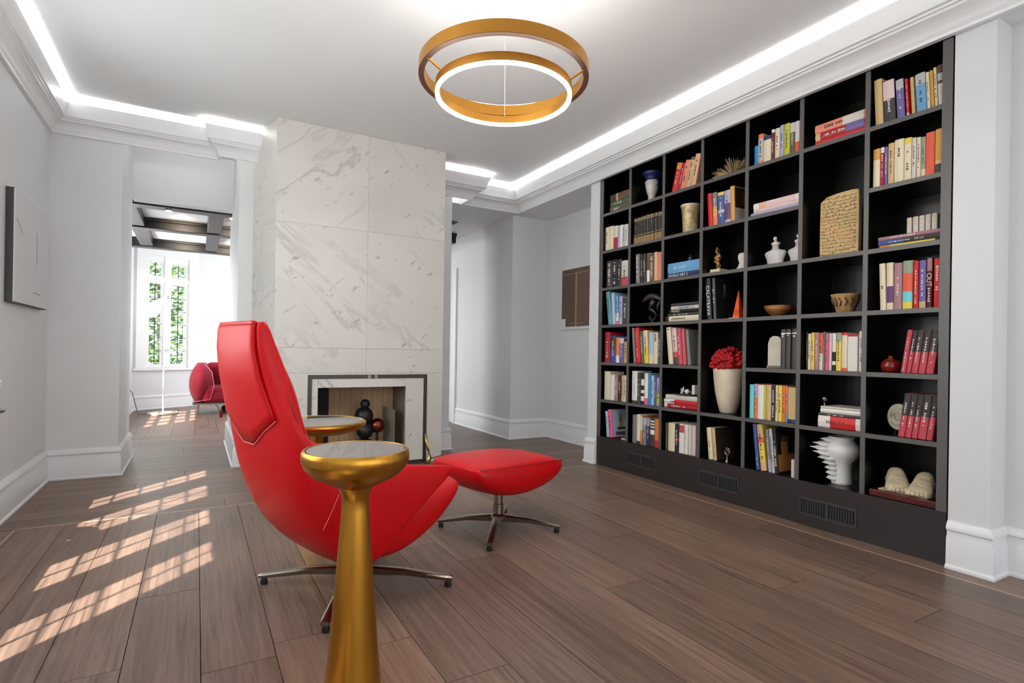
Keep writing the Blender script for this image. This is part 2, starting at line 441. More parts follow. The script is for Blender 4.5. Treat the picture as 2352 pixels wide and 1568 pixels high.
# ---- baseboards
BASE = [(0, 0), (.034, 0), (.034, .012), (.024, .022), (.022, .148), (.015, .166), (.015, .186), (.024, .194), (.024, .212), (.010, .234), (0, .234)]
struct(MB().sweep(BASE, [(3.48, -2.5), (3.48, 1.122), (3.312, 1.122), (3.312, 1.288)]).build('baseboard_right', TRIM, smooth='auto'))
struct(MB().sweep(BASE, [(3.31, 4.104), (3.31, 4.24), (3.83, 4.24), (3.83, 5.72), (3.29, 5.72), (3.29, 7.29)]).build('baseboard_niche', TRIM, smooth='auto'))
struct(MB().sweep(BASE, [(2.35, 6.85), (2.35, 5.40), (2.19, 5.40)]).build('baseboard_chimney_right', TRIM, smooth='auto'))
struct(MB().sweep(BASE, [(0.42, 5.40), (0.31, 5.40), (0.31, 6.85), (2.35, 6.85)]).build('baseboard_chimney_left', TRIM, smooth='auto'))
struct(MB().sweep(BASE, [(-0.90, 6.27), (-0.54, 6.27), (-0.54, 5.45), (-1.0, 5.45), (-1.0, -2.5)]).build('baseboard_left', TRIM, smooth='auto'))
struct(MB().sweep(BASE, [(4.1, fe.y), (fe.x, fe.y), (FW0.x, FW0.y), (-0.90, 6.32)]).build('baseboard_far', TRIM, smooth='auto'))
struct(MB().box(3.262, 3.29, 7.31, 7.40, 0, 2.26).build('trim_3', TRIM))

# ---- windows
LEAD = mat('dark_lead_came', rgb(45, 48, 46), 0.5, 0.3)
FRAMEW = mat('white_window_frame', rgb(232, 234, 233), 0.35)
def casement(parent, x0, x1, z0, z1, cols, rows, depth=0.05):
    """one leaded light in wall-local axes: x along, y outwards"""
    t = 0.03
    MB().box(x0, x1, 0.0, depth, z0, z0 + t).box(x0, x1, 0.0, depth, z1 - t, z1).box(x0, x0 + t, 0.0, depth, z0 + t, z1 - t).box(x1 - t, x1, 0.0, depth, z0 + t, z1 - t).build('sash', FRAMEW, parent)
    MB().box(x0 + t, x1 - t, 0.022, 0.026, z0 + t, z1 - t).build('pane', GLASS, parent)
    for k in range(1, cols):
        x = x0 + t + (x1 - x0 - 2 * t) * k / cols
        MB().box(x - .0038, x + .0038, 0.016, 0.030, z0 + t, z1 - t).build('lead_bar', LEAD, parent)
    for k in range(1, rows):
        z = z0 + t + (z1 - z0 - 2 * t) * k / rows
        MB().box(x0 + t, x1 - t, 0.014, 0.028, z - .004, z + .004).build('lead_bar', LEAD, parent)
# far window
w1 = struct(empty('window_1')); w1.matrix_world = FWM
pxs = {k: far_plane(k, 730)[0] for k in (342, 371, 392, 427)}
ztr0, ztr1 = far_plane(385, 636)[1], far_plane(385, 606)[1]
zm0, zm1 = far_plane(385, 836)[1], far_plane(385, 654)[1]
t = 0.03
for a, c in ((342, 371), (392, 427)):
    casement(w1, pxs[a] - t, pxs[c] + t, zm0 - t, zm1 + t, 2, 6)
    casement(w1, pxs[a] - t, pxs[c] + t, ztr0 - t, ztr1 + t, 2, 1)
fb = MB()
mid0, mid1 = pxs[371] + t, pxs[392] - t
fb.box(wl, pxs[342] - t, -0.01, 0.08, wzb, wzt).box(mid0, mid1, -0.02, 0.08, wzb, wzt).box(pxs[427] + t, wr, -0.01, 0.08, wzb, wzt)
for x0, x1 in ((pxs[342] - t, mid0), (mid1, pxs[427] + t)):
    fb.box(x0, x1, -0.01, 0.08, wzb, zm0 - t).box(x0, x1, -0.02, 0.08, zm1 + t, ztr0 - t).box(x0, x1, -0.01, 0.08, ztr1 + t, wzt)
fb.build('window_frame', FRAMEW, w1)
cw = 0.17
MB().box(wl - cw, wl, -0.03, 0, wzb - 0.02, wzt + cw).box(wr, wr + cw, -0.03, 0, wzb - 0.02, wzt + cw).box(wl, wr, -0.03, 0, wzt, wzt + cw).box(wl - cw, wr + cw, -0.035, 0, wzt + cw, wzt + cw + .04).build('casing', TRIM, w1)
MB().box(wl - cw - .06, wr + cw + .06, -0.07, 0.0, wzb - 0.055, wzb - 0.02).build('window_sill', TRIM, w1)
HAND = mat('grey_window_latch', rgb(150, 150, 155), 0.3, 0.8)
for zz in (far_plane(385, 683)[1], far_plane(385, 804)[1]):
    for xx in (mid0 + .03, mid1 - .03):
        MB().box(xx - .018, xx + .018, -0.045, -0.02, zz - .02, zz + .02).build('latch', HAND, w1)
# the four leaded lights of the left wall that throw the sun patches (just out of frame)
LW = Matrix(((0, -1, 0, -1.02), (1, 0, 0, 0), (0, 0, 1, 0), (0, 0, 0, 1)))
for wi, (ya, yb, lights) in enumerate(((1.65, 4.21, WIN_L), (-1.9, 0.9, [(-1.7, -1.35), (-1.05, -.7), (-.4, -.05), (.25, .6)]))):
    w2 = struct(empty('window_%d' % (2 + wi))); w2.matrix_world = LW
    fb = MB(); y = ya
    for a, c in lights:
        fb.box(y, a - .03, -0.012, 0.05, 0.70, 2.84); y = c + .03
        fb.box(a - .03, c + .03, 0.0, 0.05, 0.70, 0.87).box(a - .03, c + .03, 0.0, 0.05, 2.52, 2.84)
        casement(w2, a - .03, c + .03, 0.87, 2.52, 2, 5, .04)
    fb.box(y, yb, -0.012, 0.05, 0.70, 2.84)
    fb.build('window_frame', FRAMEW, w2)
    MB().box(ya, yb, -0.05, -0.02, 0.80, 0.838).build('window_sill', TRIM, w2)
# unseen openings added to let in light: plain glazing bars
def glazed(name, M, x0, x1, z0, z1, cols, rows):
    w = struct(empty(name)); w.matrix_world = M
    fb = MB()
    for k in range(cols + 1):
        x = x0 + (x1 - x0) * k / cols; fb.box(x - .03, x + .03, 0.02, 0.08, z0, z1)
    for k in range(rows + 1):
        z = z0 + (z1 - z0) * k / rows; fb.box(x0, x1, 0.03, 0.07, z - .02, z + .02)
    fb.build('window_frame', FRAMEW, w)  # frame of an added, unseen opening
    return w
glazed('window_4', Matrix(((0, -1, 0, -0.92), (1, 0, 0, 0), (0, 0, 1, 0), (0, 0, 0, 1))), 8.0, 9.7, 0.7, 2.3, 4, 4)  # added, unseen far-left window
glazed('window_5', Matrix(((0, 1, 0, 4.12), (1, 0, 0, 0), (0, 0, 1, 0), (0, 0, 0, 1))), 9.2, 11.2, 0.5, 2.4, 4, 4)  # added, unseen far-right window
glazed('added_opening_1', Matrix(((1, 0, 0, 0), (0, -1, 0, -2.58), (0, 0, 1, 0), (0, 0, 0, 1))), -0.7, 3.1, 0.0, 2.5, 4, 2)

# ---- black coffered beams of the far room
BEAM = mat('black_stained_beam', rgb(24, 21, 20), 0.42, noise=(14, .3, (1, 6, 6)))
cof = empty('coffered_ceiling', (1.0, 8.0, 2.45)); tag(cof, 'black coffered timber beams below white ceiling of the far room', 'ceiling beams')
def beam(nm, x0, x1, y0, y1, z0=2.45, z1=2.574):
    bb = MB().box(x0 - 1.0, x1 - 1.0, y0 - 8.0, y1 - 8.0, z0 - 2.45, z1 - 2.45); bb.build(nm, BEAM, cof, bevel=0.006)
for y in (6.60, 7.86, 9.33):
    beam('beam', -0.88, 2.90, y - .085, y + .085)
    beam('beam_moulding', -0.88, 2.90, y - .11, y - .088, 2.535)
for xx in (onz(318, 500, 2.45)[0], onz(466, 515, 2.45)[0]):
    pass
for x in (-0.62, 0.17, 0.96, 1.75, 2.54):
    for y0, y1 in ((6.69, 7.74), (7.95, 9.21)):
        beam('cross_beam', x - .075, x + .075, y0, y1, 2.462)
SPOTM = mat('spot_lamp_glow', (1, 1, 1), 0.5, emit=(1.0, 0.86, 0.66, 30.0))
for i, (px, lab) in enumerate(((387, 'small ceiling spotlight glowing on the black beam, left of the two'), (533, 'small ceiling spotlight glowing on the black beam, right of the two'))):
    p = onz(px, 478 if i == 0 else 500, 2.45)
    s = empty('ceiling_spotlight', (p[0], 6.60, 2.449)); tag(s, lab, 'spotlight', 'beam spotlights')
    MB().lathe([(.034, -.001), (.034, -.012), (.026, -.014)], 20).build('trim_ring', mat('spot_ring', rgb(210, 205, 200), .3, .6), s, smooth='auto')
    MB().lathe([(.025, -.012), (.024, -.017), (.004, -.022)], 16).build('lamp', SPOTM, s, smooth=True)
    for yy in (7.60, 9.05):
        d = bpy.data.lights.new('beam_spot', 'SPOT'); d.energy = 14; d.color = (1, .8, .6); d.spot_size = 1.2; d.spot_blend = .8; d.shadow_soft_size = .03
        lo = bpy.data.objects.new('beam_spot', d); col.objects.link(lo); lo.location = (p[0] + .1, yy - .35, 2.50); lo.rotation_euler = Vector((0, 1, -.12)).to_track_quat('-Z', 'Y').to_euler()
# ============================================================ FIREPLACE
fp = empty('marble_fireplace', (1.30, 4.88, 0)); tag(fp, 'tall pale veined marble fireplace rising to the ceiling', 'fireplace')
FX, FY = 1.30, 4.88
def slab(x0, x1, z0, z1, y0=0.0, y1=0.03):
    g = .0008
    MB().box(x0 - FX + g, x1 - FX - g, y0, y1, z0 + g, z1 - g).build('marble_slab', MARBLE, fp)
XL, XR, XM = .552, 2.050, 1.314
OX0, OX1, OZ = .906, 1.690, .717
for z0, z1 in ((1.06, 2.105), (2.105, CZ - .001)):
    slab(XL, XM, z0, z1); slab(XM, XR, z0, z1)
slab(XL, XM, .845, 1.06); slab(XM, XR, .845, 1.06)
fx0, fx1, fz1, fb_ = .823, 1.893, .827, .032
slab(XL, fx0, 0, .845); slab(fx1, XR, 0, .845)
slab(fx0 + fb_, OX0, .03, fz1 - fb_); slab(OX1, fx1 - fb_, .03, fz1 - fb_); slab(OX0, OX1, OZ, fz1 - fb_)
slab(fx0, fx1, fz1 + .001, .845)
# splayed marble cheeks down both sides
for s, xa, xb in ((1, XL, .424), (-1, XR, 2.178)):
    for z0, z1 in ((0, 1.06), (1.06, 2.105), (2.105, CZ - .001)):
        q = MB(); t = .02 * s
        pts = [(xa - FX, .031), (xa + t - FX, .031), (xb + t - FX, .519), (xb - FX, .519)]
        q.loft([[(x, y, z0 + .0008) for x, y in pts], [(x, y, z1 - .0008) for x, y in pts]]); q.build('marble_cheek', MARBLE, fp)
BLK = mat('blackened_steel', rgb(74, 70, 66), 0.35, 0.7)
for nm, a in (('frame_bar', (fx0, fx1, fz1 - fb_, fz1)), ('frame_bar', (fx0, fx0 + fb_, .0, fz1 - fb_)), ('frame_bar', (fx1 - fb_, fx1, .0, fz1 - fb_)), ('frame_bar', (fx0 + fb_, fx1 - fb_, .0, .028))):
    MB().box(a[0] - FX, a[1] - FX, -.006, .03, a[2], a[3]).build(nm, BLK, fp)
STL = mat('polished_steel_clip', rgb(150, 150, 150), 0.45, .6)
for x in (1.345, 1.405):
    MB().box(x - FX - .014, x - FX + .014, -.010, -.006, fz1 - fb_, fz1).build('frame_clip', STL, fp)
# firebox
TAN = mat('firebox_refractory', rgb(192, 162, 124), 0.75, noise=(6, .12))
DKB = mat('firebox_black', rgb(16, 15, 15), 0.7)
DKG = mat('firebox_grey_side', rgb(128, 118, 110), 0.4)
for k in range(12):
    x0 = 1.08 - FX + k * .052
    MB().box(x0, x0 + .050, .42 + (.004 if k % 2 else 0), .45, .03, OZ + .1).build('firebox_rib', TAN, fp)
MB().box(.80 - FX, 1.079 - FX, .40, .45, 0, OZ + .1).build('firebox_black_panel', DKB, fp)
MB().box(1.706 - FX, 1.72 - FX, .03, .45, 0, OZ + .1).build('firebox_side', DKG, fp)
MB().box(.89 - FX, .90 - FX, .03, .40, 0, OZ + .1).build('firebox_side', DKB, fp)
MB().box(.89 - FX, 1.72 - FX, .03, .45, OZ + .1, OZ + .12).build('firebox_roof', DKB, fp)
MB().box(.89 - FX, 1.72 - FX, .03, .45, .001, .012).build('firebox_floor', mat('firebox_floor_stone', rgb(150, 130, 104), .7), fp)
MB().box(1.60 - FX, 1.606 - FX, .06, .40, .013, .50).build('glass_fire_screen', mat('smoked_screen_glass', rgb(130, 124, 116), .12, 0, .6), fp)
# ornament standing in the firebox
p = ony(838, 960, 5.08)
orn = empty('ball_ornament', (p[0], 5.08, .012)); tag(orn, 'black and copper stacked ball ornament standing in the fireplace opening', 'ornament')
ORNB = mat('black_cast_iron', rgb(20, 17, 17), .45); COP = mat('dark_copper', rgb(120, 62, 42), .25, .9)
for (dx, z, r, m, nm) in ((0, .115, .105, ORNB, 'iron_ball'), (.0, .290, .080, ORNB, 'iron_ball'), (-.01, .425, .085, ORNB, 'iron_ball'), (.0, .535, .045, ORNB, 'iron_ball'), (.115, .33, .070, COP, 'copper_ball')):
    MB().ball((dx, 0, z), r).build(nm, m, orn, smooth=True)
MB().tube([(.115, 0, .012), (.115, 0, .27)], .012).build('stem', ORNB, orn)
# slim curved brass poker leaning by the right jamb
pk = MB(); path = [onz(990, 1070, 0), ony(988, 1050, 4.80), ony(983, 1030, 4.80), ony(979, 1012, 4.82), ony(977, 996, 4.84)]
path = [(q[0] - 1.93, q[1] - 4.80, max(q[2], .006)) for q in path]; path[0] = (path[0][0], 0, .004)
pk.tube(path, [.022, .019, .016, .013, .010], 10)
tag(pk.build('fire_poker', mat('pale_brass', rgb(206, 172, 110), .3, 1.0), None, (1.93, 4.80, 0), smooth=True), 'slim curved brass poker standing against the right fireplace jamb', 'poker')

# ============================================================ PENDANT
BRASS = mat('brushed_brass', rgb(196, 140, 62), 0.32, 1.0)
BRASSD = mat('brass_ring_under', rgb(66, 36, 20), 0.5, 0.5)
def annulus(r0, r1, z0, z1, n=96):
    b = MB(); return b.loft([[(r * math.cos(2 * math.pi * k / n), r * math.sin(2 * math.pi * k / n), z) for r, z in ((r0, z0), (r1, z0), (r1, z1), (r0, z1))] for k in range(n + 1)], True, False)
PZ = 2.35
a_, b_ = onz(963, 182, PZ), onz(1350, 190, PZ)
PC = Vector(((a_[0] + b_[0]) / 2, (a_[1] + b_[1]) / 2, 0)); PR = (Vector(a_) - Vector(b_)).length / 2
pen = empty('ring_pendant_lamp', (PC.x, PC.y, PZ)); tag(pen, 'double ring brass pendant lamp glowing below the ceiling', 'pendant lamp')
annulus(PR - .026, PR, 0, .055).build('outer_ring', BRASS, pen, smooth='auto')
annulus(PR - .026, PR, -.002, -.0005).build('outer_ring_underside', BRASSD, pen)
annulus(PR - .020, PR - .006, .055, .058).build('uplight_strip', mat('pendant_uplight', (1, 1, 1), .5, emit=(1, .96, .91, UPLIGHT)), pen)
IR = PR * 312 / 387.0; iz = -.085
annulus(IR - .020, IR, iz + .012, iz + .050).build('inner_ring', BRASS, pen, smooth='auto')
annulus(IR - .016, IR - .001, iz + .001, iz + .012).build('light_diffuser', mat('pendant_diffuser', (1, 1, 1), .5, emit=(1, .93, .83, DOWNLIGHT)), pen, smooth='auto')
for k, ang in enumerate((180, 313, 66)):
    a = math.radians(ang); ca, sa = math.cos(a), math.sin(a)
    MB().tube([(ca * (IR - .01), sa * (IR - .01), iz + .048), (ca * (PR - .013), sa * (PR - .013), .004)], .006, 8).build('ring_bracket', BRASS, pen)
CABLE = mat('pale_cable', rgb(205, 205, 205), .4)
for ang in (212, 270):
    a = math.radians(ang)
    MB().tube([(math.cos(a) * (PR - .013), math.sin(a) * (PR - .013), .055), (math.cos(a) * .05, math.sin(a) * .05, CZ - PZ - .03)], .0016, 6).build('cable', CABLE, pen)
a = math.radians(60)
MB().tube([(math.cos(a) * (IR - .012), math.sin(a) * (IR - .012), iz + .04), (math.cos(a) * .03, math.sin(a) * .03, CZ - PZ - .03)], .0014, 6).build('cable', CABLE, pen)
MB().lathe([(.075, CZ - PZ - .03), (.075, CZ - PZ - .001)], 32).build('canopy', TRIM, pen, smooth='auto')

# ============================================================ RED LOUNGE CHAIR
LEA = mat('red_leather', rgb(192, 0, 10), 0.42, 0, .24, bump=(260, .10), noise=(3, .05), coat=.09); pset(LEA.node_tree.nodes['Principled BSDF'], 'Coat Roughness', .32)
SEAM = mat('red_leather_seam', rgb(120, 6, 16), 0.5)
THR = mat('pale_red_stitching', rgb(226, 110, 110), .6)
CH = mat('brushed_chrome', rgb(150, 140, 128), 0.26, 1.0)
BLKP = mat('black_glide', rgb(20, 18, 18), .5)
chair = empty('lounge_chair', (.633, 2.457, 0), math.radians(18)); tag(chair, 'red leather high-back swivel lounge chair beside the small brass table', 'armchair')
# stations: spine (f,z), back corner (f,z,w), side (f,z,w), edge (f,z,w)
ST = [((-.527, 1.150), (-.523, 1.150, .160), (-.510, 1.152, .176), (-.488, 1.153, .170)),
      ((-.536, 1.125), (-.530, 1.122, .165), (-.508, 1.122, .182), (-.474, 1.125, .176)),
      ((-.540, 1.050), (-.531, 1.050, .170), (-.500, 1.052, .192), (-.452, 1.056, .190)),
      ((-.530, .945), (-.515, .945, .184), (-.475, .948, .210), (-.418, .952, .212)),
      ((-.508, .850), (-.488, .850, .205), (-.462, .848, .238), (-.438, .846, .250)),
      ((-.485, .745), (-.458, .742, .240), (-.440, .742, .285), (-.424, .745, .300)),
      ((-.458, .605), (-.422, .592, .285), (-.372, .618, .330), (-.310, .668, .338)),
      ((-.418, .466), (-.370, .450, .306), (-.288, .505, .353), (-.140, .615, .358)),
      ((-.350, .330), (-.298, .318, .312), (-.185, .405, .359), (.040, .590, .364)),
      ((-.255, .228), (-.198, .216, .312), (-.075, .322, .356), (.170, .572, .362)),
      ((-.175, .176), (-.130, .172, .310), (-.030, .335, .353), (.268, .560, .358)),
      ((-.130, .165), (-.085, .195, .316), (.070, .408, .353), (.292, .520, .354))]
rings = []
for sp, ck, sd, ed in ST:
    half = [(ed[0], -ed[2], ed[1]), (sd[0], -sd[2], sd[1]), (ck[0], -ck[2], ck[1]), (sp[0] * .9 + ck[0] * .1, -ck[2] * .5, sp[1])]
    rings.append(half + [(sp[0], 0, sp[1])] + [(x, -y, z) for x, y, z in reversed(half)])
sh = MB().loft(rings, False, False)
shell = sh.build('shell', LEA, chair, smooth=True, solid=.05, sub=2)
# inner back padding (front of the back rest), head cushion, seat bucket
inn = []
for (f, z, w, t) in ((-.485, 1.135, .150, .02), (-.485, 1.06, .165, .05), (-.455, .95, .18, .08), (-.42, .86, .20, .075), (-.40, .74, .25, .06), (-.345, .60, .285, .07), (-.27, .47, .30, .08)):
    inn.append([(f, -w, z), (f + t, -w * .8, z), (f + t * 1.25, 0, z), (f + t, w * .8, z), (f, w, z), (f - .02, 0, z)])
MB().loft(inn).build('back_cushion', LEA, chair, smooth=True, sub=2)
# seat bucket
bk = []
for (f, zb, zt, w) in ((-.30, .32, .44, .25), (-.20, .225, .46, .285), (-.06, .166, .465, .305), (.08, .182, .47, .310), (.20, .240, .475, .308), (.285, .310, .478, .302), (.338, .375, .474, .295), (.360, .430, .464, .285)):
    zm = (zb + zt) / 2
    bk.append([(f, -w * .88, zb), (f, -w, zb + (zt - zb) * .33), (f, -w, zb + (zt - zb) * .72), (f, -w * .84, zt), (f, 0, zt + .012), (f, w * .84, zt), (f, w, zb + (zt - zb) * .72), (f, w, zb + (zt - zb) * .33), (f, w * .88, zb), (f, 0, zb - .006)])
MB().loft(bk).build('seat_cushion', LEA, chair, smooth=True, sub=2)
# raised head-back panel with its V seam
def lerp_st(k):
    i = min(int(k), len(ST) - 2); t_ = k - i
    a, b2 = ST[i], ST[i + 1]
    return [tuple(a[j][q] * (1 - t_) + b2[j][q] * t_ for q in range(len(a[j]))) for j in range(4)]
def back_pt(k, u, off=.006):
    """point on the outside of the back: k station, u -1..1 across"""
    sp, ck, sd, ed = lerp_st(k)
    au = abs(u); f = sp[0] * (1 - au ** 2) + ck[0] * au ** 2; z = sp[1] * (1 - au) + ck[1] * au
    return (f - off, -ck[2] * u, z)
NS = 14
def v_low(u): return 5.35 - .85 * max(0, abs(u) - .18) / .82
pr = []
for i in range(NS + 1):
    pr.append([back_pt(.55 + (v_low(u) - .55) * i / NS, u * .97, .008) for u in [x / 6.0 for x in range(-6, 7)]])
tp = MB().loft([[back_pt(.05 + .45 * i / 3, u * .97, .008) for u in [x / 6.0 for x in range(-6, 7)]] for i in range(4)], False, False)
tp.build('head_strip', LEA, chair, smooth=True, solid=.012)
MB().loft(pr, False, False).build('head_panel', LEA, chair, smooth=True, solid=.012)
seam = [back_pt(v_low(u) + .06, u * .97, .004) for u in [x / 20.0 for x in range(-20, 21)]]
MB().tube(seam, .0022, 6).build('stitching', THR, chair)
MB().tube([back_pt(.525, u * .97, .004) for u in [x / 6.0 for x in range(-6, 7)]], .003, 6).build('seam', SEAM, chair)
for sg in (-1, 1):
    pts = []
    for i in range(13):
        k = 6.85 + i * .05; sp, ck, sd, ed = lerp_st(k); w_ = (i / 12.0)
        # from the side down to the corner of the shell
        x = sd[0] * (1 - w_) + ck[0] * w_; y = sd[2] * (1 - w_) + ck[2] * w_; z = sd[1] * (1 - w_) + ck[1] * w_
        pts.append((x + .003, sg * (y - .003), z + .001))
    MB().tube(pts, .0016, 6).build('stitching', THR, chair)
logo = text_mesh('embossed_mark', '||', .03, SEAM, chair, (0, -1, 0), (0, 0, 1), (-.552, .075, .80), .004)
# swivel column and four-star base
MB().lathe([(.028, .05), (.028, .20)], 20).build('column', CH, chair, smooth='auto')
MB().lathe([(.05, .058), (.055, .075), (.045, .092), (.03, .10)], 24).build('hub', CH, chair, smooth='auto')
def star_leg(parent, ang, R, zr=.082):
    a = math.radians(ang); ca, sa = math.cos(a), math.sin(a)
    def pt(r, o, z): return (ca * r - sa * o, sa * r + ca * o, z)
    b = MB()
    rr = [(.02, .026, zr + .010, zr - .028), (R * .5, .022, zr - .004, zr - .030), (R * .93, .019, .050, .030), (R, .017, .046, .030)]
    b.loft([[pt(r, -w, zt - .006), pt(r, -w * .6, zt), pt(r, w * .6, zt), pt(r, w, zt - .006), pt(r, w * .8, zb), pt(r, -w * .8, zb)] for r, w, zt, zb in rr])
    l = b.build('base_leg', CH, parent, smooth='auto')
    MB().lathe([(.014, .0), (.016, .006), (.012, .03)], 14, pt(R - .02, 0, 0)).build('glide', BLKP, l, smooth='auto')
for a in (-47.5, 42.5, 132.5, 222.5):
    star_leg(chair, a, .43)

# ============================================================ OTTOMAN
ott = empty('footstool', (1.56, 2.835, 0), math.radians(13)); tag(ott, 'red leather footstool on a four-star swivel base near the bookcase', 'footstool')
rg = []
OXS = [(-.345, .395, .425, .19), (-.325, .345, .438, .225), (-.25, .285, .446, .25), (-.12, .245, .450, .262), (.0, .236, .448, .265), (.13, .250, .442, .262), (.25, .290, .430, .25), (.315, .335, .412, .228), (.335, .375, .395, .20)]
for f, zb, zt, w in OXS:
    rg.append([(f, -w * .88, zb), (f, -w, zb + (zt - zb) * .4), (f, -w * .98, zt - (zt - zb) * .12), (f, -w * .8, zt), (f, 0, zt + .008), (f, w * .8, zt), (f, w * .98, zt - (zt - zb) * .12), (f, w, zb + (zt - zb) * .4), (f, w * .88, zb), (f, 0, zb - .006)])
MB().loft(rg).build('cushion', LEA, ott, smooth=True, sub=2)
for sg in (-1, 1):
    MB().tube([(f, sg * (w * .975), zt - (zt - zb) * .10) for f, zb, zt, w in OXS[1:-1]], .003, 6).build('seam', SEAM, ott)
MB().lathe([(.030, .09), (.030, .155), (.026, .158), (.026, .25)], 20).build('column', CH, ott, smooth='auto')
MB().lathe([(.048, .062), (.05, .08), (.04, .095), (.03, .10)], 24).build('hub', CH, ott, smooth='auto')
for a in (-49, 41, 131, 221):
    star_leg(ott, a, .365)

# ============================================================ BRASS TABLES
GOLD = mat('brushed_gold_metal', rgb(190, 138, 52), 0.30, 1.0, noise=(40, .10, (1, 1, .03)), aniso=.6)
TOPM = mat('polished_dark_stone', (.36, .35, .345), .035, 1.0, noise=(9, .05))
def brass_table(name, label, x, y, ztop, R, rs):
    t_ = empty(name, (x, y, 0)); tag(t_, label, 'side table')
    s = ztop
    prof = [(rs * 1.75, 0), (rs * 1.78, .008), (rs * 1.70, .016), (rs * 1.42, s * .06), (rs * 1.22, s * .16), (rs * 1.02, s * .32), (rs * .82, s * .52), (rs * .66, s * .70), (rs * .585, s * .79), (rs * .57, s * .815), (rs * .60, s * .84), (rs * .75, s * .868), (R * .62, s * .895), (R * .80, s * .912), (R * .94, s * .938), (R * .995, s * .962), (R, s * .978), (R * .992, s * .992), (R * .965, s), (R * .925, s), (R * .915, s * .992), (.001, s * .991)]
    MB().lathe(prof, 64).build('pedestal', GOLD, t_, smooth='auto')
    MB().lathe([(R * .905, s * .9915), (R * .905, s - .001), (.001, s - .001)], 64).build('top', TOPM, t_, smooth='auto')
    return t_
brass_table('pedestal_table', 'small brass pedestal table with grey top in front of the red chair', .384, 1.510, .779, .1435, .063)
brass_table('pedestal_table', 'wider brass pedestal table with mirror-like top behind the red chair', .600, 3.241, .644, .270, .055)
# dark table whose rim just enters at the left edge of the picture
q = onz(-66, 942, .735)
tt = empty('pedestal_table', (q[0], q[1], 0)); tag(tt, 'dark round-topped table just entering at the left picture edge', 'side table')
dk = mat('dark_table_top', rgb(70, 70, 72), .4)
MB().lathe([(.10, 0), (.10, .012), (.02, .02), (.02, .715), (.03, .72)], 32).build('pedestal', dk, tt, smooth='auto')
MB().lathe([(.115, .72), (.12, .728), (.115, .735), (.001, .735)], 40).build('top', dk, tt, smooth='auto')

# ============================================================ WALL ART
ar = empty('wall_art', (-1.0, 4.78, 1.65)); tag(ar, 'white panel artwork with dark edges on the left wall', 'artwork')
MB().box(.001, .038, -.43, .43, -.345, .345).build('dark_backing', mat('charcoal_edge', rgb(52, 50, 52), .5), ar)
WP = mat('white_art_panel', rgb(214, 214, 216), .6)
MB().box(.038, .044, -.425, .425, -.34, .34).build('panel', WP, ar)
LN = mat('pencil_line', rgb(128, 128, 130), .6)
MB().box(.044, .0455, .02, .20, -.255, -.250).build('drawn_line', LN, ar)
MB().xbox(Matrix.Translation((.0447, -.32, .13)) @ Matrix.Rotation(math.radians(-30), 4, 'X'), .0015, .16, .004).build('drawn_line', LN, ar)
MB().xbox(Matrix.Translation((.0447, .10, .05)), .0015, .006, .22).build('drawn_line', LN, ar)
pc = empty('wall_picture', (3.83, 5.13, 1.69)); tag(pc, 'brown abstract picture with thin pale lines in the white niche', 'picture')
BRN = mat('brown_print', rgb(92, 72, 54), .5); BRN2 = mat('lighter_brown_print', rgb(104, 82, 66), .5); PAL = mat('pale_brown_line', rgb(160, 138, 116), .5)
MB().box(-.030, -.001, -.285, .285, -.36, .36).build('backing', mat('white_picture_mount', rgb(225, 224, 222), .5), pc)
MB().box(-.034, -.030, .00, .265, -.235, .345).box(-.034, -.030, .00, .185, -.33, -.235).build('brown_field', BRN, pc)
MB().box(-.034, -.030, -.265, .00, -.33, .345).build('brown_field', BRN2, pc)
MB().box(-.036, -.034, -.03, -.006, -.33, .29).build('pale_line', PAL, pc)
MB().box(-.036, -.034, -.24, .24, .285, .291).build('pale_line', PAL, pc)
MB().box(-.036, -.034, -.15, .12, -.295, -.289).build('pale_line', PAL, pc)

# ============================================================ FAR ROOM THINGS
# red velvet armchair
VEL = mat('crimson_velvet', rgb(128, 6, 30), .8, 0, .3, noise=(5, .2)); pset(VEL.node_tree.nodes['Principled BSDF'], 'Sheen Weight', .25); pset(VEL.node_tree.nodes['Principled BSDF'], 'Sheen Tint', (1, .4, .5, 1))
va = empty('velvet_armchair', (.44, 10.15, 0), math.radians(0)); tag(va, 'crimson velvet armchair with curved arm in the far room', 'armchair')
def egg(cx, cy, z0, z1, rx, ry, nm, seg=24):
    pr_ = []
    for i in range(11):
        t_ = i / 10.0; k = (math.sin(math.pi * (t_ * .94 + .06)) ** .45 if t_ < .97 else .35)
        pr_.append([(cx + rx * k * math.cos(2 * math.pi * j / seg), cy + ry * k * math.sin(2 * math.pi * j / seg), z0 + (z1 - z0) * t_) for j in range(seg)])
    return MB().loft(pr_).build(nm, VEL, va, smooth=True)
egg(-.36, -.02, .17, .80, .175, .42, 'arm'); egg(.40, -.02, .17, .80, .175, .42, 'arm')
MB().box(-.30, .34, .22, .46, .18, .80).build('backrest', VEL, va, smooth=False, bevel=.08)
MB().box(-.34, .38, -.40, .30, .18, .44).build('seat', VEL, va, bevel=.06)
MB().tube([(-.46 + .0, -.36, .20), (-.24, -.40, .24), (-.19, -.42, .45), (-.22, -.38, .66), (-.32, -.30, .79)], .006, 6).build('piping', mat('pale_velvet_piping', rgb(205, 90, 100), .6), va)
MB().box(-.48, .52, -.40, .40, .155, .18).build('base_rail', CH, va)
for x in (-.40, .42):
    for y in (-.34, .34):
        MB().tube([(x, y, .0), (x, y, .155)], .014, 10).build('leg', CH, va)
MB().tube([(-.12, -.40, .0), (-.12, -.40, .10), (-.17, -.39, .16)], .014, 8).build('leg', CH, va)
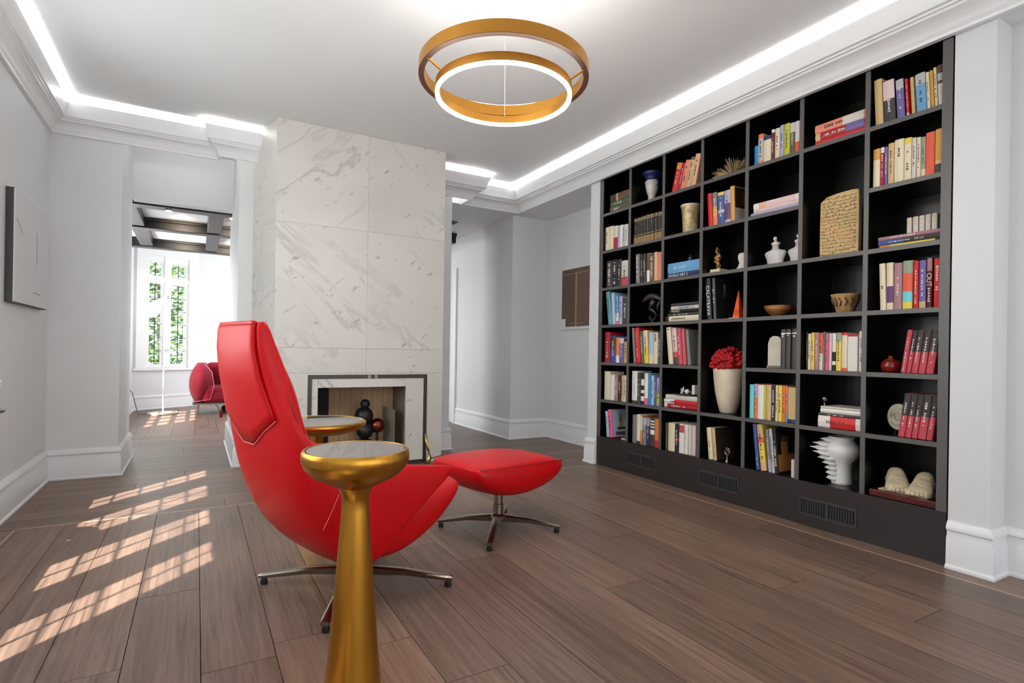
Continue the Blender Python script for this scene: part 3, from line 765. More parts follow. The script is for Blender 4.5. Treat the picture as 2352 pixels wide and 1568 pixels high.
# floor lamp with glowing tilted shade
lp = onz(374, 950)
fl = empty('floor_lamp', (lp[0], lp[1], 0)); tag(fl, 'slender white floor lamp with glowing tilted shade before the window', 'floor lamp')
CRM = mat('cream_metal', rgb(226, 206, 178), .35, .3)
MB().lathe([(.21, 0), (.215, .012), (.20, .026), (.02, .032)], 40).build('base', CRM, fl, smooth='auto')
MB().tube([(0, 0, .03), (0, 0, 1.62)], .011, 10).build('pole', mat('white_metal', rgb(236, 232, 228), .3), fl)
MB().tube([(0, 0, 1.60), (-.06, 0, 1.62)], .008, 8).build('shade_arm', CRM, fl)
ax = Vector((.62, 0, .78)).normalized(); c0 = Vector((-.14, -.02, 1.64)); sd_ = Vector((0, 1, 0)); up_ = ax.cross(sd_)
rg = []
for s_, r_ in ((-.13, .005), (-.125, .06), (-.09, .10), (-.03, .105), (.06, .08), (.17, .04), (.26, .01)):
    rg.append([c0 + ax * s_ + (sd_ * math.cos(2 * math.pi * k / 20) + up_ * math.sin(2 * math.pi * k / 20)) * r_ for k in range(20)])
MB().loft(rg).build('lamp_shade', mat('glowing_lamp_shade', (1, .97, .92), .5, emit=(1, .93, .84, 5.0)), fl, smooth=True)
# its cord to the wall socket
c1, c2 = onz(316, 952), onz(300, 950)
cp = [(lp[0] - .2, lp[1], .006), (c1[0], c1[1], .006), (c1[0] - .02, c1[1], .10), ((c1[0] + -.9) / 2, c1[1] - .05, .34), (-.895, c1[1] - .1, .42)]
tag(MB().tube([(a_[0], a_[1], a_[2]) for a_ in cp], .006, 6).build('lamp_cord', mat('grey_cord', rgb(120, 118, 115), .5)), 'thin grey cord hanging from the wall to the floor lamp', 'cord')
# wall sconce
q = ony(510, 676, fe.y)
sc_ = empty('wall_sconce', (q[0], fe.y, q[2])); tag(sc_, 'round glowing wall sconce right of the leaded window', 'sconce')
MB().loft([[(.11 * math.cos(2 * math.pi * k / 24), y, .11 * math.sin(2 * math.pi * k / 24)) for k in range(24)] for y in (-.001, -.02)]).build('backplate', mat('pale_gold_plate', rgb(220, 190, 150), .3, .7), sc_)
MB().ball((.03, -.08, -.01), .085).build('glass_globe', mat('sconce_glow', (1, .95, .88), .4, emit=(1, .88, .70, 4.0)), sc_, smooth=True)
MB().ball((-.08, -.06, .03), .05).build('glass_bud', mat('sconce_bud', (1, .95, .88), .3, emit=(1, .85, .65, 3.0)), sc_, smooth=True)
# wall panels of the far back wall
for x0, x1 in ((fe.x + .45, fe.x + 1.2),):
    struct(MB().box(x0, x1, fe.y - .012, fe.y, .5, .53).box(x0, x1, fe.y - .012, fe.y, 2.2, 2.23).box(x0, x0 + .03, fe.y - .012, fe.y, .53, 2.2).box(x1 - .03, x1, fe.y - .012, fe.y, .53, 2.2).build('trim_4', TRIM))
# dark small ball (castor) by the velvet chair
q = onz(512, 944)
tag(MB().ball((0, 0, .05), .05).build('floor_ball', mat('dark_rubber', rgb(40, 24, 26), .5), None, (q[0] + .02, q[1], 0), smooth=True), 'small dark ball on the floor by the velvet armchair', 'ball')

# ============================================================ GARDEN
LEAF = [mat('leaf_green_%d' % i, rgb(*c), .55) for i, c in enumerate(((96, 140, 62), (128, 168, 82), (70, 112, 58), (160, 186, 110)))]
BARK = mat('tree_bark', rgb(86, 74, 60), .9)
struct(MB().box(-14, 14, 12.7, 30, -.35, -.3).box(-16, -1.7, -14, 12.7, -.35, -.3).build('garden_ground', mat('neutral_grey_ground', rgb(122, 120, 114), .9)))  # lawn greyed so that no green light bounces indoors
def tree(x, y, z0, z1, r, n, lab, gi):
    t_ = empty('garden_tree', (x, y, -.3)); tag(t_, lab, 'tree', 'garden trees')
    MB().tube([(0, 0, 0), (.05, .03, (z0 + z1) * .4), (0, 0, z1 * .8)], [.12, .09, .04], 8).build('trunk', BARK, t_, smooth=True)
    rnd = random.Random(gi); b = MB()
    for k in range(n):
        th = rnd.uniform(0, 2 * math.pi); u = rnd.random() ** .5; zz = rnd.uniform(z0, z1)
        w_ = math.sin(math.pi * (.12 + .8 * (zz - z0) / (z1 - z0)))
        c = Vector((math.cos(th) * r * u * w_, math.sin(th) * r * u * w_, zz)); M = Matrix.Rotation(rnd.uniform(0, 6.28), 3, 'Z') @ Matrix.Rotation(rnd.uniform(0, 3.1), 3, 'X')
        s_ = rnd.uniform(.06, .13)
        b.quad([c + M @ Vector(p_) * s_ for p_ in ((-1, 0, 0), (0, -.5, .15), (1, 0, 0), (0, .5, .15))], rnd.randrange(4))
    fo = b.build('foliage', LEAF, t_); fo['kind'] = 'stuff'
tree(-2.3, 15.6, .4, 4.4, 1.3, 2600, 'leafy green tree seen through the left leaded light', 1)
tree(.6, 17.0, .2, 4.6, 1.2, 2600, 'leafy green tree seen through the right leaded light', 2)
tree(-1.0, 19.6, .2, 4.2, 1.3, 1800, 'leafy green tree standing behind the others in the garden', 3)
# ============================================================ BOOKCASE
BX = 3.309
CY_ = [4.095, 3.683, 3.281, 2.886, 2.494, 2.098, 1.704, 1.297]      # column lines, far to near
PIT, Z0 = .3487, .272
def ztop(r): return Z0 + PIT * (6 - r)
BKB = mat('bookcase_shaded_interior', rgb(5, 5, 5), .30, 0, .35)  # same stain as the face, with the cells' shade put into its colour
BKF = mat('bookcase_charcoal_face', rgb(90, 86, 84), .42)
bc = empty('bookcase', (BX, 2.70, 0)); tag(bc, 'black built-in bookcase wall with seven columns of open cells', 'bookcase')
def bpart(nm, m, x0, x1, y0, y1, z0, z1): return MB().box(x0 - BX, x1 - BX, y0 - 2.70, y1 - 2.70, z0, z1).build(nm, m, bc)
TOPZ, BACK = 2.705, BX + .34
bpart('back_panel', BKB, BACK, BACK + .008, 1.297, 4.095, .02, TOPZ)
for i, y in enumerate(CY_):
    a, b2 = (y - .045, y) if i == 0 else ((y, y + .045) if i == 7 else (y - .013, y + .013))
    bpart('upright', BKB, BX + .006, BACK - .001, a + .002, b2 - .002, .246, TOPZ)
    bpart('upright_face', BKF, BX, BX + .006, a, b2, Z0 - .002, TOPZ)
TALL = {(3, 4), (5, 1)}
for c in range(7):
    yl = CY_[c] - (.045 if c == 0 else .013); yr = CY_[c + 1] + (.045 if c == 6 else .013)
    for r in range(7):
        if (c, r) in TALL: continue
        z = ztop(r)
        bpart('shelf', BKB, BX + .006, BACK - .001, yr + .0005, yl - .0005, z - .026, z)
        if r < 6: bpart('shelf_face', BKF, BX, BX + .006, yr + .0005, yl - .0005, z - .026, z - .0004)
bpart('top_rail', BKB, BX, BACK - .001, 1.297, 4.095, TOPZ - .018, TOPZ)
bpart('plinth', mat('bookcase_plinth', rgb(46, 41, 40), .38), BX, BX + .02, 1.297, 4.095, .001, Z0 - .001)
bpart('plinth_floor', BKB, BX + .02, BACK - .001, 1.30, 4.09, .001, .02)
GR = mat('vent_grille_charcoal', rgb(58, 58, 58), .35); GRD = mat('vent_slot_black', rgb(6, 6, 6), .6)
for xa, xb, ya, yb in ((1440, 1507, 1040, 1073), (1607, 1697, 1082, 1126), (1837, 1968, 1138, 1207)):
    q0, q1 = onx(xa, (ya + yb) / 2 - 8, BX), onx(xb, (ya + yb) / 2 + 12, BX)
    y1, y0 = q0[1], q1[1]; zc = (q0[2] + q1[2]) / 2; hz = .042
    gr = empty('vent_grille', (-.004, (y0 + y1) / 2 - 2.70, zc)); gr.parent = bc
    hw = (y1 - y0) / 2
    MB().box(-.004, .004, -hw, hw, hz, hz + .014).box(-.004, .004, -hw, hw, -hz - .014, -hz).box(-.004, .004, -hw, -hw + .010, -hz, hz).box(-.004, .004, hw - .010, hw, -hz, hz).box(-.004, .004, -.009, .009, -hz, hz).build('grille_frame', GR, gr)
    MB().box(.0025, .0038, -hw + .01, hw - .01, -hz, hz).build('grille_recess', GRD, gr)
    g = MB()
    for s in (-1, 1):
        for k in range(1, 10):
            yy = s * (.009 + (hw - .019) * k / 10.0); g.box(-.003, .0024, yy - .0035, yy + .0035, -hz, hz)
    g.build('grille_slats', GR, gr)['kind'] = 'stuff'

# ------------------------------------------------------------ books
CR = {'A': (1340, 340, 4.9), 'B': (1340, 620, 4.9), 'C': (1340, 880, 4.9), 'D': (1680, 60, 3.646), 'E': (1680, 400, 4.3556), 'F': (1680, 700, 4.3556), 'G': (1680, 940, 3.5), 'H': (1960, 60, 7.129)}
def px(cr, x, y):
    o = CR[cr]; return o[0] + x / o[2], o[1] + y / o[2]
PALT = {'cream': (226, 212, 182), 'white': (232, 226, 218), 'offwhite': (214, 206, 196), 'tan': (206, 176, 124), 'ochre': (206, 156, 66), 'yellow': (230, 204, 84), 'lime': (190, 194, 52),
        'orange': (226, 124, 56), 'salmon': (224, 134, 108), 'coral': (222, 92, 62), 'red': (204, 34, 38), 'crimson': (168, 30, 48), 'rose': (196, 74, 86), 'pink': (226, 96, 138), 'blush': (226, 198, 196),
        'mauve': (168, 122, 128), 'purple': (96, 66, 112), 'violet': (110, 98, 156), 'lilac': (176, 170, 204), 'blue': (62, 86, 150), 'navy': (36, 44, 84), 'skyblue': (104, 160, 202), 'lightblue': (168, 196, 220), 'azure': (40, 132, 190),
        'teal': (104, 160, 168), 'cyan': (110, 206, 214), 'green': (74, 92, 62), 'olive': (94, 88, 62), 'sage': (150, 160, 140), 'grey': (122, 122, 122), 'lightgrey': (186, 186, 186), 'charcoal': (62, 60, 60), 'black': (24, 23, 23),
        'brown': (96, 70, 54), 'darkbrown': (52, 38, 32), 'maroon': (96, 28, 34), 'gold': (186, 152, 92), 'peach': (226, 176, 142), 'umber': (170, 112, 58)}
WORDS = {'offwhite': 'off-white', 'skyblue': 'sky blue', 'lightblue': 'light blue', 'lightgrey': 'light grey', 'darkbrown': 'dark brown', 'blush': 'pale pink'}
ORD = ['first', 'second', 'third', 'fourth', 'fifth', 'sixth', 'seventh', 'eighth', 'ninth', 'tenth', 'eleventh', 'twelfth', 'thirteenth', 'fourteenth']
ROWW = ['top', 'second', 'third', 'fourth', 'fifth', 'sixth', 'bottom']
COLW = ['leftmost', 'second', 'third', 'middle', 'fifth', 'sixth', 'rightmost']
def bmat(n): return mat('book_' + n, rgb(*PALT[n]), .48)
PAGES = mat('book_pages', rgb(226, 216, 196), .8)
def cell_phrase(c, r): return '%s shelf, %s bookcase column' % (ROWW[r], COLW[c])
def book_mesh(t, h, d, colr, bands=(), cover=None):
    """standing book: spine at x=0 facing -X, thickness along Y, height Z, origin bottom middle of the spine"""
    mats = [bmat(colr), PAGES]; idx = {}
    def mi(n):
        if n not in idx: mats.append(bmat(n)); idx[n] = len(mats) - 1
        return idx[n]
    b = MB(); k = t / 2; cb = min(.003, t * .2); bul = min(.004, t * .18)
    b.box(.004, d - .004, -k + cb, k - cb, .003, h - .004, 1)
    b.box(.003, d, -k, -k + cb, 0, h, 0); b.box(.003, d, k - cb, k, 0, h, 0)
    cuts = sorted(set([0.0, 1.0] + [q for f0, f1, _ in bands for q in (f0, f1)]))
    prof = [(.003, -k), (0, -k * .8), (-bul, 0), (0, k * .8), (.003, k)]
    for a, c_ in zip(cuts[:-1], cuts[1:]):
        m_ = 0
        for f0, f1, n in bands:
            if f0 <= (a + c_) / 2 <= f1: m_ = mi(n)
        lo = [(x, y, a * h) for x, y in prof] + [(.005, k, a * h), (.005, -k, a * h)]
        hi = [(x, y, c_ * h) for x, y in prof] + [(.005, k, c_ * h), (.005, -k, c_ * h)]
        b.loft([lo, hi], True, True, m_)
    if cover:
        for (u0, u1, v0, v1, n) in cover:      # printed patches on the right-hand cover (-Y side)
            b.box(d * u0, d * u1, -k - .0006, -k, h * v0, h * v1, mi(n))
    return b, mats, bul
def glyphs(parent, t, h, d, colr, bul, seed, f0=.25, f1=.8, w=.34):
    """illegible spine lettering as small raised dashes"""
    rnd = random.Random(seed); b = MB(); z = h * f0; hw = t * w / 2; x = -bul - .0004
    while z < h * f1:
        ln = rnd.uniform(.004, .011)
        if rnd.random() > .2:
            a = hw * rnd.uniform(.5, 1.0); b.box(x, x + .0012, -a, a * rnd.uniform(.6, 1), z, z + ln)
        z += ln + rnd.uniform(.0025, .006)
    if b.v: b.build('spine_lettering', bmat(colr), parent)['kind'] = 'stuff'
BOOKN = [0]
def setlabel(o, label, grp): tag(o, label, 'book', grp)
DARKS = {'black', 'charcoal', 'navy', 'maroon', 'darkbrown', 'purple', 'blue', 'green', 'olive', 'brown', 'red', 'crimson', 'violet', 'grey', 'rose', 'mauve'}
def V(c, r, cr, items, xf=BX + .028, kind='book', extra=''):
    """upright books; item = (x0, x1, ytop, colour, options)"""
    z0 = ztop(r) + .0006; n = 0; fac = 1.0
    lo, hi = CY_[c + 1] + (.047 if c == 6 else .015), CY_[c] - (.047 if c == 0 else .015)
    for it in items:
        op = it[4] if len(it) > 4 else {}
        if op.get('dx'):
            xs = xf + op.get('back', 0); P0, P1 = [onx(*px(cr, q_, it[2]), xs)[1] for q_ in (it[0], it[1])]; D_ = onx(*px(cr, it[0] + op['dx'], it[2]), xs)[1] - P0
            if D_ < 0: fac = min(fac, max(.2, (max(P1, lo) - lo) / -D_))
            else: fac = min(fac, max(.2, (hi - min(P0, hi)) / D_))
    for it in items:
        x0, x1, yt, colr = it[:4]; op = it[4] if len(it) > 4 else {}
        n += 1; dx = op.get('dx', 0)
        xs = xf + op.get('back', 0)
        yl = onx(*px(cr, x0, yt), xs)[1]; yr = onx(*px(cr, x1, yt), xs)[1]
        q = onx(*px(cr, (x0 + x1) / 2 + dx, yt), xs)
        yl, yr = min(yl, hi), max(yr, lo)
        if yl - yr < .007: yl, yr = (yr + .010, yr) if yr <= lo + .001 else (yl, yl - .010)
        yb = (yl + yr) / 2
        # the row is sighted near the shelf, so slide the foot along the roll of the picture
        hz = max(.06, min(q[2] - z0, PIT - .04)); dy = (q[1] - onx(*px(cr, (x0 + x1) / 2, yt), xs)[1]) * fac if dx else 0.0
        dy = max(lo - yr, min(hi - yl, dy))
        th = math.atan2(-dy, hz); h = hz / math.cos(th); t = max(.008, (yl - yr) * math.cos(th) - .0008); d = op.get('d', .17)
        b, mats, bul = book_mesh(t, h, d, colr, op.get('b', ()), op.get('cover'))
        o = b.build('book', mats, None, (xs, yb, z0 + abs(math.sin(th)) * t / 2), (th, 0, 0))
        BOOKN[0] += 1
        look = op.get('look', WORDS.get(colr, colr) + ' ' + op.get('kind', kind))
        setlabel(o, '%s, %s from left, %s' % (look, ORD[n - 1], cell_phrase(c, r)), '%s shelf books, %s column' % (ROWW[r], COLW[c]))
        tc = op.get('t')
        if tc == 0: continue
        if isinstance(tc, tuple):
            s, tcol, sz, f = tc
            text_mesh('spine_lettering', s, sz, bmat(tcol), o, (0, 0, -1), (0, -1, 0), (-bul - .0006, 0, h * f))
            if op.get('g2'): glyphs(o, t, h, d, tcol, bul, BOOKN[0], *op['g2'])
        else:
            glyphs(o, t, h, d, tc or ('offwhite' if colr in DARKS else 'charcoal'), bul, BOOKN[0], *op.get('g', (.25, .8, .34)))
def S(c, r, cr, items, xf=BX + .03, zbase=None, what='stack'):
    """lying books from the bottom up; item = (x0, x1, thickness in crop px, colour, options)"""
    z = (ztop(r) if zbase is None else zbase) + .0006; n = 0
    for it in items:
        x0, x1, tp, colr = it[:4]; op = it[4] if len(it) > 4 else {}; n += 1
        yy = op.get('y', 0)
        P = px(cr, (x0 + x1) / 2, yy); ym = onx(*P, xf)[1]; fwd = .5 * xf + .866 * ym
        yl = min(onx(*px(cr, x0, yy), xf)[1], CY_[c] - (.047 if c == 0 else .015)); yr = max(onx(*px(cr, x1, yy), xf)[1], CY_[c + 1] + (.047 if c == 6 else .015))
        t = tp / CR[cr][2] * fwd / F_PX; L = yl - yr; d = op.get('d', .20)
        b, mats, bul = book_mesh(t, L, d, colr, op.get('b', ()))
        o = b.build('book', mats, None, (xf + op.get('back', 0), yl, z + t / 2), (math.pi / 2, 0, 0)); BOOKN[0] += 1
        look = op.get('look', WORDS.get(colr, colr) + ' book')
        setlabel(o, '%s lying %s from bottom, %s' % (look, ORD[n - 1], cell_phrase(c, r)), '%s shelf flat books, %s column' % (ROWW[r], COLW[c]))
        tc = op.get('t')
        if isinstance(tc, tuple):
            s, tcol, sz, f = tc
            text_mesh('spine_lettering', s, sz, bmat(tcol), o, (0, 0, 1), (0, 1, 0), (-bul - .0006, 0, L * f))
            if op.get('g2'): glyphs(o, t, L, d, tcol, bul, BOOKN[0], *op['g2'])
        elif tc != 0:
            glyphs(o, t, L, d, tc or ('offwhite' if colr in DARKS else 'charcoal'), bul, BOOKN[0], .2, .6, .4)
        z += t + .0004
    return z

# ---- column 1 (leftmost)
S(0, 0, 'A', [(300, 520, 62, 'olive', {'y': 640}), (305, 520, 55, 'green', {'y': 600}), (305, 520, 85, 'darkbrown', {'y': 520, 'b': ((.3, .4, 'gold'), (.4, 1, 'brown')), 't': 0})])
V(0, 1, 'A', [(235, 283, 895, 'cream'), (283, 337, 880, 'cream', {'t': 0}), (337, 386, 876, 'cream', {'b': ((0, .5, 'crimson'),), 'look': 'cream and red book', 't': 0}), (386, 406, 872, 'lilac'), (406, 440, 866, 'white', {'t': 0}), (440, 466, 862, 'lightgrey'), (466, 500, 856, 'white')])
V(0, 2, 'A', [(260, 322, 1270, 'charcoal', {'g': (.1, .9, .5)}), (324, 378, 1255, 'black', {'g': (.1, .9, .5)}), (382, 426, 1250, 'darkbrown'), (426, 500, 1265, 'offwhite', {'b': ((0, .35, 'rose'),), 'look': 'grey-beige book with rosy foot'})])
V(0, 3, 'B', [(283, 325, 235, 'teal', {'dx': -34}), (327, 362, 262, 'lightblue', {'dx': -20, 't': 0}), (364, 398, 290, 'skyblue', {'b': ((0, .12, 'pink'), (.12, .4, 'white')), 'dx': -10}), (399, 436, 295, 'lilac'), (440, 496, 320, 'charcoal')])
V(0, 4, 'B', [(240, 298, 698, 'crimson', {'g': (.15, .8, .3)}), (304, 362, 738, 'blue', {'b': ((.45, 1, 'charcoal'),), 'look': 'dark-topped blue book'}), (364, 402, 758, 'white', {'b': ((.28, 1, 'orange'),), 'look': 'orange book with white foot', 't': 0}), (403, 452, 768, 'violet', {'b': ((.8, 1, 'blush'),)}), (456, 500, 806, 'tan')])
V(0, 5, 'B', [(235, 300, 1140, 'cream', {'t': 0}), (300, 347, 1178, 'white', {'t': 0}), (347, 386, 1185, 'mauve'), (387, 426, 1182, 'darkbrown'), (427, 452, 1185, 'tan'), (452, 486, 1187, 'cream')])
V(0, 6, 'C', [(262, 290, 315, 'lightblue', {'dx': -22}), (291, 332, 296, 'pink', {'dx': -22, 'd': .22, 'cover': ((.06, .98, .03, .97, 'lightblue'), (.4, .62, .3, .8, 'peach'), (.3, .8, .26, .36, 'maroon'), (.42, .56, .55, .84, 'darkbrown'), (.2, .9, .06, .2, 'grey')), 'look': 'pink-spined fashion book showing its cover'})])
S(0, 6, 'C', [(425, 500, 20, 'offwhite', {'y': 600, 'd': .12, 't': 0}), (428, 500, 18, 'charcoal', {'y': 590, 'd': .12, 't': 0})], xf=BX + .04)
# ---- column 2
xs = [(522, 543, 808), (544, 564, 800), (566, 605, 790), (606, 636, 780), (637, 669, 770), (670, 704, 758), (705, 746, 745), (747, 792, 735), (798, 834, 722), (836, 880, 712)]
GB = ((.02, .05, 'gold'), (.07, .1, 'gold'), (.12, .15, 'gold'), (.17, .2, 'gold'), (.22, .25, 'gold'), (.31, .33, 'gold'), (.86, .875, 'gold'), (.89, .905, 'gold'), (.93, .96, 'gold'))
V(1, 1, 'A', [(a, b2, y, 'black', {'t': 0, 'back': .05, 'look': 'plain black volume'} if i < 2 else {'b': GB, 't': 'gold', 'g': (.36, .84, .12), 'look': 'black volume with gold bands'}) for i, (a, b2, y) in enumerate(xs)], kind='volume')
V(1, 2, 'A', [(592, 634, 1195, 'grey', {'g': (.1, .9, .6), 'dx': -8}), (646, 672, 1192, 'black', {'dx': -6}), (676, 704, 1190, 'darkbrown', {'dx': -6}), (712, 747, 1182, 'white', {'b': ((.4, 1, 'brown'),), 'dx': -6, 'look': 'brown and white book', 't': 0}), (748, 792, 1188, 'brown', {'g': (.1, .9, .6), 'dx': -3}), (797, 833, 1170, 'peach', {'dx': -4, 't': 0}), (834, 880, 1172, 'salmon', {'dx': -2, 't': 0})])
V(1, 4, 'B', [(566, 590, 652, 'grey', {'dx': -26, 't': 0}), (592, 646, 650, 'red', {'dx': -26, 'g': (.15, .85, .2)}), (650, 686, 690, 'olive', {'dx': -22}), (688, 736, 682, 'yellow', {'b': ((.5, 1, 'cream'),), 'dx': -22, 'look': 'cream and yellow book'}), (738, 786, 700, 'cream', {'b': ((.3, 1, 'lightblue'),), 'dx': -6, 'look': 'pale blue book with cream foot', 't': 0}), (788, 838, 702, 'cream', {'dx': -4, 'g': (.7, .95, .5)}), (839, 870, 706, 'charcoal')])
V(1, 5, 'B', [(545, 606, 1135, 'white', {'b': ((0, .08, 'charcoal'),), 't': 'lightgrey'}), (607, 643, 1158, 'charcoal'), (645, 683, 1158, 'black', {'b': ((.1, .25, 'white'), (.35, .45, 'white'), (.6, .8, 'white')), 'look': 'black and white striped book', 't': 0}), (684, 726, 1160, 'white', {'b': ((0, .2, 'pink'),), 'look': 'white book with pink foot', 't': 0}), (727, 758, 1172, 'azure', {'t': 0}), (760, 792, 1184, 'lightblue'), (793, 821, 1202, 'blue'), (822, 866, 1212, 'lilac', {'b': ((.1, .5, 'lime'),), 'look': 'lilac book with lime patch'})])
V(1, 6, 'C', [(550, 596, 355, 'grey', {'t': 0}), (597, 640, 350, 'cream', {'b': ((0, .1, 'charcoal'),), 't': 0, 'd': .22}), (641, 662, 372, 'orange', {'b': ((.5, 1, 'offwhite'),), 'look': 'thin orange and cream book', 't': 0}), (663, 706, 388, 'grey', {'b': ((.75, 1, 'lilac'),)}), (707, 748, 388, 'navy', {'b': ((.72, 1, 'sage'),), 'look': 'navy book with pale green head'}), (750, 798, 386, 'charcoal', {'b': ((.42, .58, 'white'), (.65, .7, 'white'), (.75, .8, 'white'), (.85, .9, 'white')), 'look': 'zebra striped book', 't': 0}), (800, 850, 400, 'orange', {'b': ((0, .25, 'red'),), 't': 0})])
# ---- column 3
V(2, 0, 'A', [(992, 1050, 172, 'red', {'dx': 62, 'b': ((.78, 1, 'orange'),), 'look': 'red book with orange head'}), (1054, 1088, 172, 'crimson', {'dx': 62}), (1090, 1145, 140, 'salmon', {'dx': 60}), (1148, 1200, 104, 'tan', {'dx': 60, 'b': ((.9, 1, 'olive'),)}), (1204, 1262, 70, 'peach', {'dx': 58})])
zb = S(2, 2, 'A', [(945, 1320, 58, 'navy', {'y': 1415, 't': ('WORLD ART 3', 'white', .030, .34), 'look': 'navy book lettered WORLD ART', 'd': .22}), (950, 1320, 118, 'skyblue', {'y': 1340, 't': 'lightblue', 'look': 'thick blue art book', 'd': .22})])
ORNZ1 = zb
zb = S(2, 3, 'B', [(918, 1320, 62, 'cream', {'y': 530, 'b': ((0, .1, 'darkbrown'),)}), (945, 1320, 30, 'charcoal', {'y': 490}), (962, 1320, 40, 'black', {'y': 450, 't': ('WORKS', 'cream', .024, .22), 'look': 'black book lettered WORKS'}), (985, 1320, 38, 'offwhite', {'y': 412, 'b': ((.3, .8, 'lightgrey'),)}), (985, 1320, 34, 'charcoal', {'y': 378, 't': 0})])
V(2, 4, 'B', [(962, 1012, 648, 'cream', {'dx': -36, 'g': (.85, .97, .5)}), (1018, 1068, 658, 'blush', {'dx': -30, 'b': ((0, .2, 'charcoal'), (.2, .35, 'rose'))}), (1072, 1118, 664, 'rose', {'dx': -33}), (1122, 1164, 668, 'rose', {'dx': -34, 't': 0}), (1176, 1212, 676, 'grey', {'dx': -36, 't': 0})])
zb = S(2, 5, 'B', [(905, 1310, 46, 'crimson', {'y': 1530, 'b': ((0, .1, 'white'),)}), (905, 1310, 50, 'white', {'y': 1495, 'b': ((.3, .95, 'red'),), 'look': 'white book with red title block'}), (925, 1310, 52, 'offwhite', {'y': 1440, 't': 0})])
TRAYZ = zb
V(2, 6, 'C', [(880, 946, 442, 'olive', {'t': 0, 'back': .02}), (952, 1028, 446, 'cream', {'t': 0, 'd': .22}), (1030, 1072, 462, 'black', {'b': ((.42, .5, 'red'),), 'look': 'black book with red band'}), (1075, 1132, 456, 'white', {'b': ((.7, .95, 'rose'),), 'look': 'white book with rose label', 't': 0, 'd': .22}), (1134, 1176, 464, 'white', {'t': 'tan'}), (1178, 1214, 468, 'offwhite', {'t': 0}), (1216, 1262, 476, 'blush', {'t': 0})])
# ---- column 4
V(3, 1, 'A', [(1410, 1460, 515, 'red', {'dx': -22, 't': 0}), (1462, 1512, 502, 'grey', {'b': ((0, .3, 'orange'), (.3, .55, 'ochre')), 'dx': -16, 'look': 'grey and orange book'}), (1516, 1588, 498, 'blue', {'b': ((.9, 1, 'yellow'), (.35, .45, 'lightgrey')), 'dx': -10, 'look': 'blue book with yellow head'}), (1592, 1658, 476, 'lilac', {'b': ((.1, .6, 'purple'),), 'dx': -10, 'look': 'white and purple book'}), (1660, 1708, 430, 'ochre', {'dx': -14, 't': 0, 'd': .20, 'cover': ((.04, .97, .40, .97, 'darkbrown'), (.35, .6, .5, .88, 'brown'), (.04, .97, .03, .38, 'offwhite')), 'look': 'ochre book showing a dark portrait cover'})])
V(3, 3, 'B', [(1395, 1448, 82, 'black', {'dx': -28, 't': ('CALATRAVA', 'white', .040, .46), 'look': 'black book lettered CALATRAVA', 'd': .20}), (1466, 1500, 92, 'charcoal', {'dx': -26, 'g': (.4, .7, .5), 'd': .22, 'cover': ((.02, .98, .01, .99, 'black'), (.42, .55, .62, .86, 'peach'), (.35, .6, .40, .62, 'peach'), (.45, .6, .12, .40, 'brown')), 'look': 'charcoal book with a dancing figure cover'})])
V(3, 6, 'C', [(1410, 1462, 500, 'cream', {'dx': -30, 'g': (.2, .6, .2)}), (1464, 1508, 505, 'tan', {'dx': -30, 'g': (.1, .5, .2), 'd': .2, 'cover': ((.0, 1, 0, 1, 'darkbrown'),)})])
# ---- column 5
V(4, 0, 'D', [(190, 222, 1005, 'azure', {'t': 0}), (223, 266, 905, 'lightgrey', {'b': ((.85, 1, 'orange'), (0, .12, 'salmon')), 'look': 'grey book with orange head'}), (267, 332, 920, 'cream', {'b': ((.86, 1, 'navy'),), 't': 0}), (333, 362, 866, 'maroon', {'b': ((.9, 1, 'white'),)}), (364, 404, 855, 'cream'), (405, 438, 830, 'lilac'), (440, 488, 816, 'lime'), (489, 532, 810, 'olive', {'b': ((.7, 1, 'offwhite'),), 'look': 'cream-topped olive book'}), (533, 570, 795, 'white', {'b': ((0, .35, 'coral'),), 'look': 'white book with coral foot', 't': 0})])
S(4, 1, 'E', [(195, 690, 34, 'lilac', {'y': 350, 't': 0}), (222, 690, 34, 'blush', {'y': 320, 't': 0}), (222, 690, 62, 'white', {'y': 270, 'b': ((.12, .28, 'peach'), (.28, .9, 'blush')), 'look': 'white book with peach picture', 't': 0})])
V(4, 4, 'F', [(492, 538, 245, 'charcoal', {'b': ((.88, .91, 'white'),), 'g': (.8, .86, .6)}), (541, 592, 243, 'charcoal', {'b': ((.88, .91, 'white'),), 'g': (.8, .86, .6)}), (602, 656, 240, 'charcoal', {'b': ((.88, .91, 'white'),), 'g': (.8, .86, .6)})], kind='volume')
V(4, 5, 'F', [(180, 224, 795, 'cyan', {'t': 0}), (226, 257, 790, 'orange', {'b': ((.6, 1, 'lilac'),), 'look': 'orange book with lilac head'}), (259, 324, 800, 'white', {'t': 0}), (325, 345, 800, 'lime', {'t': 0}), (346, 398, 800, 'tan', {'t': 0}), (400, 438, 806, 'darkbrown', {'g': (.1, .9, .5)}), (440, 464, 804, 'cream'), (466, 506, 806, 'yellow'), (507, 538, 808, 'orange'), (539, 562, 812, 'salmon', {'b': ((0, .25, 'teal'),), 'look': 'salmon book with teal foot'}), (563, 660, 826, 'tan', {'b': ((0, .1, 'navy'),), 't': 0})])
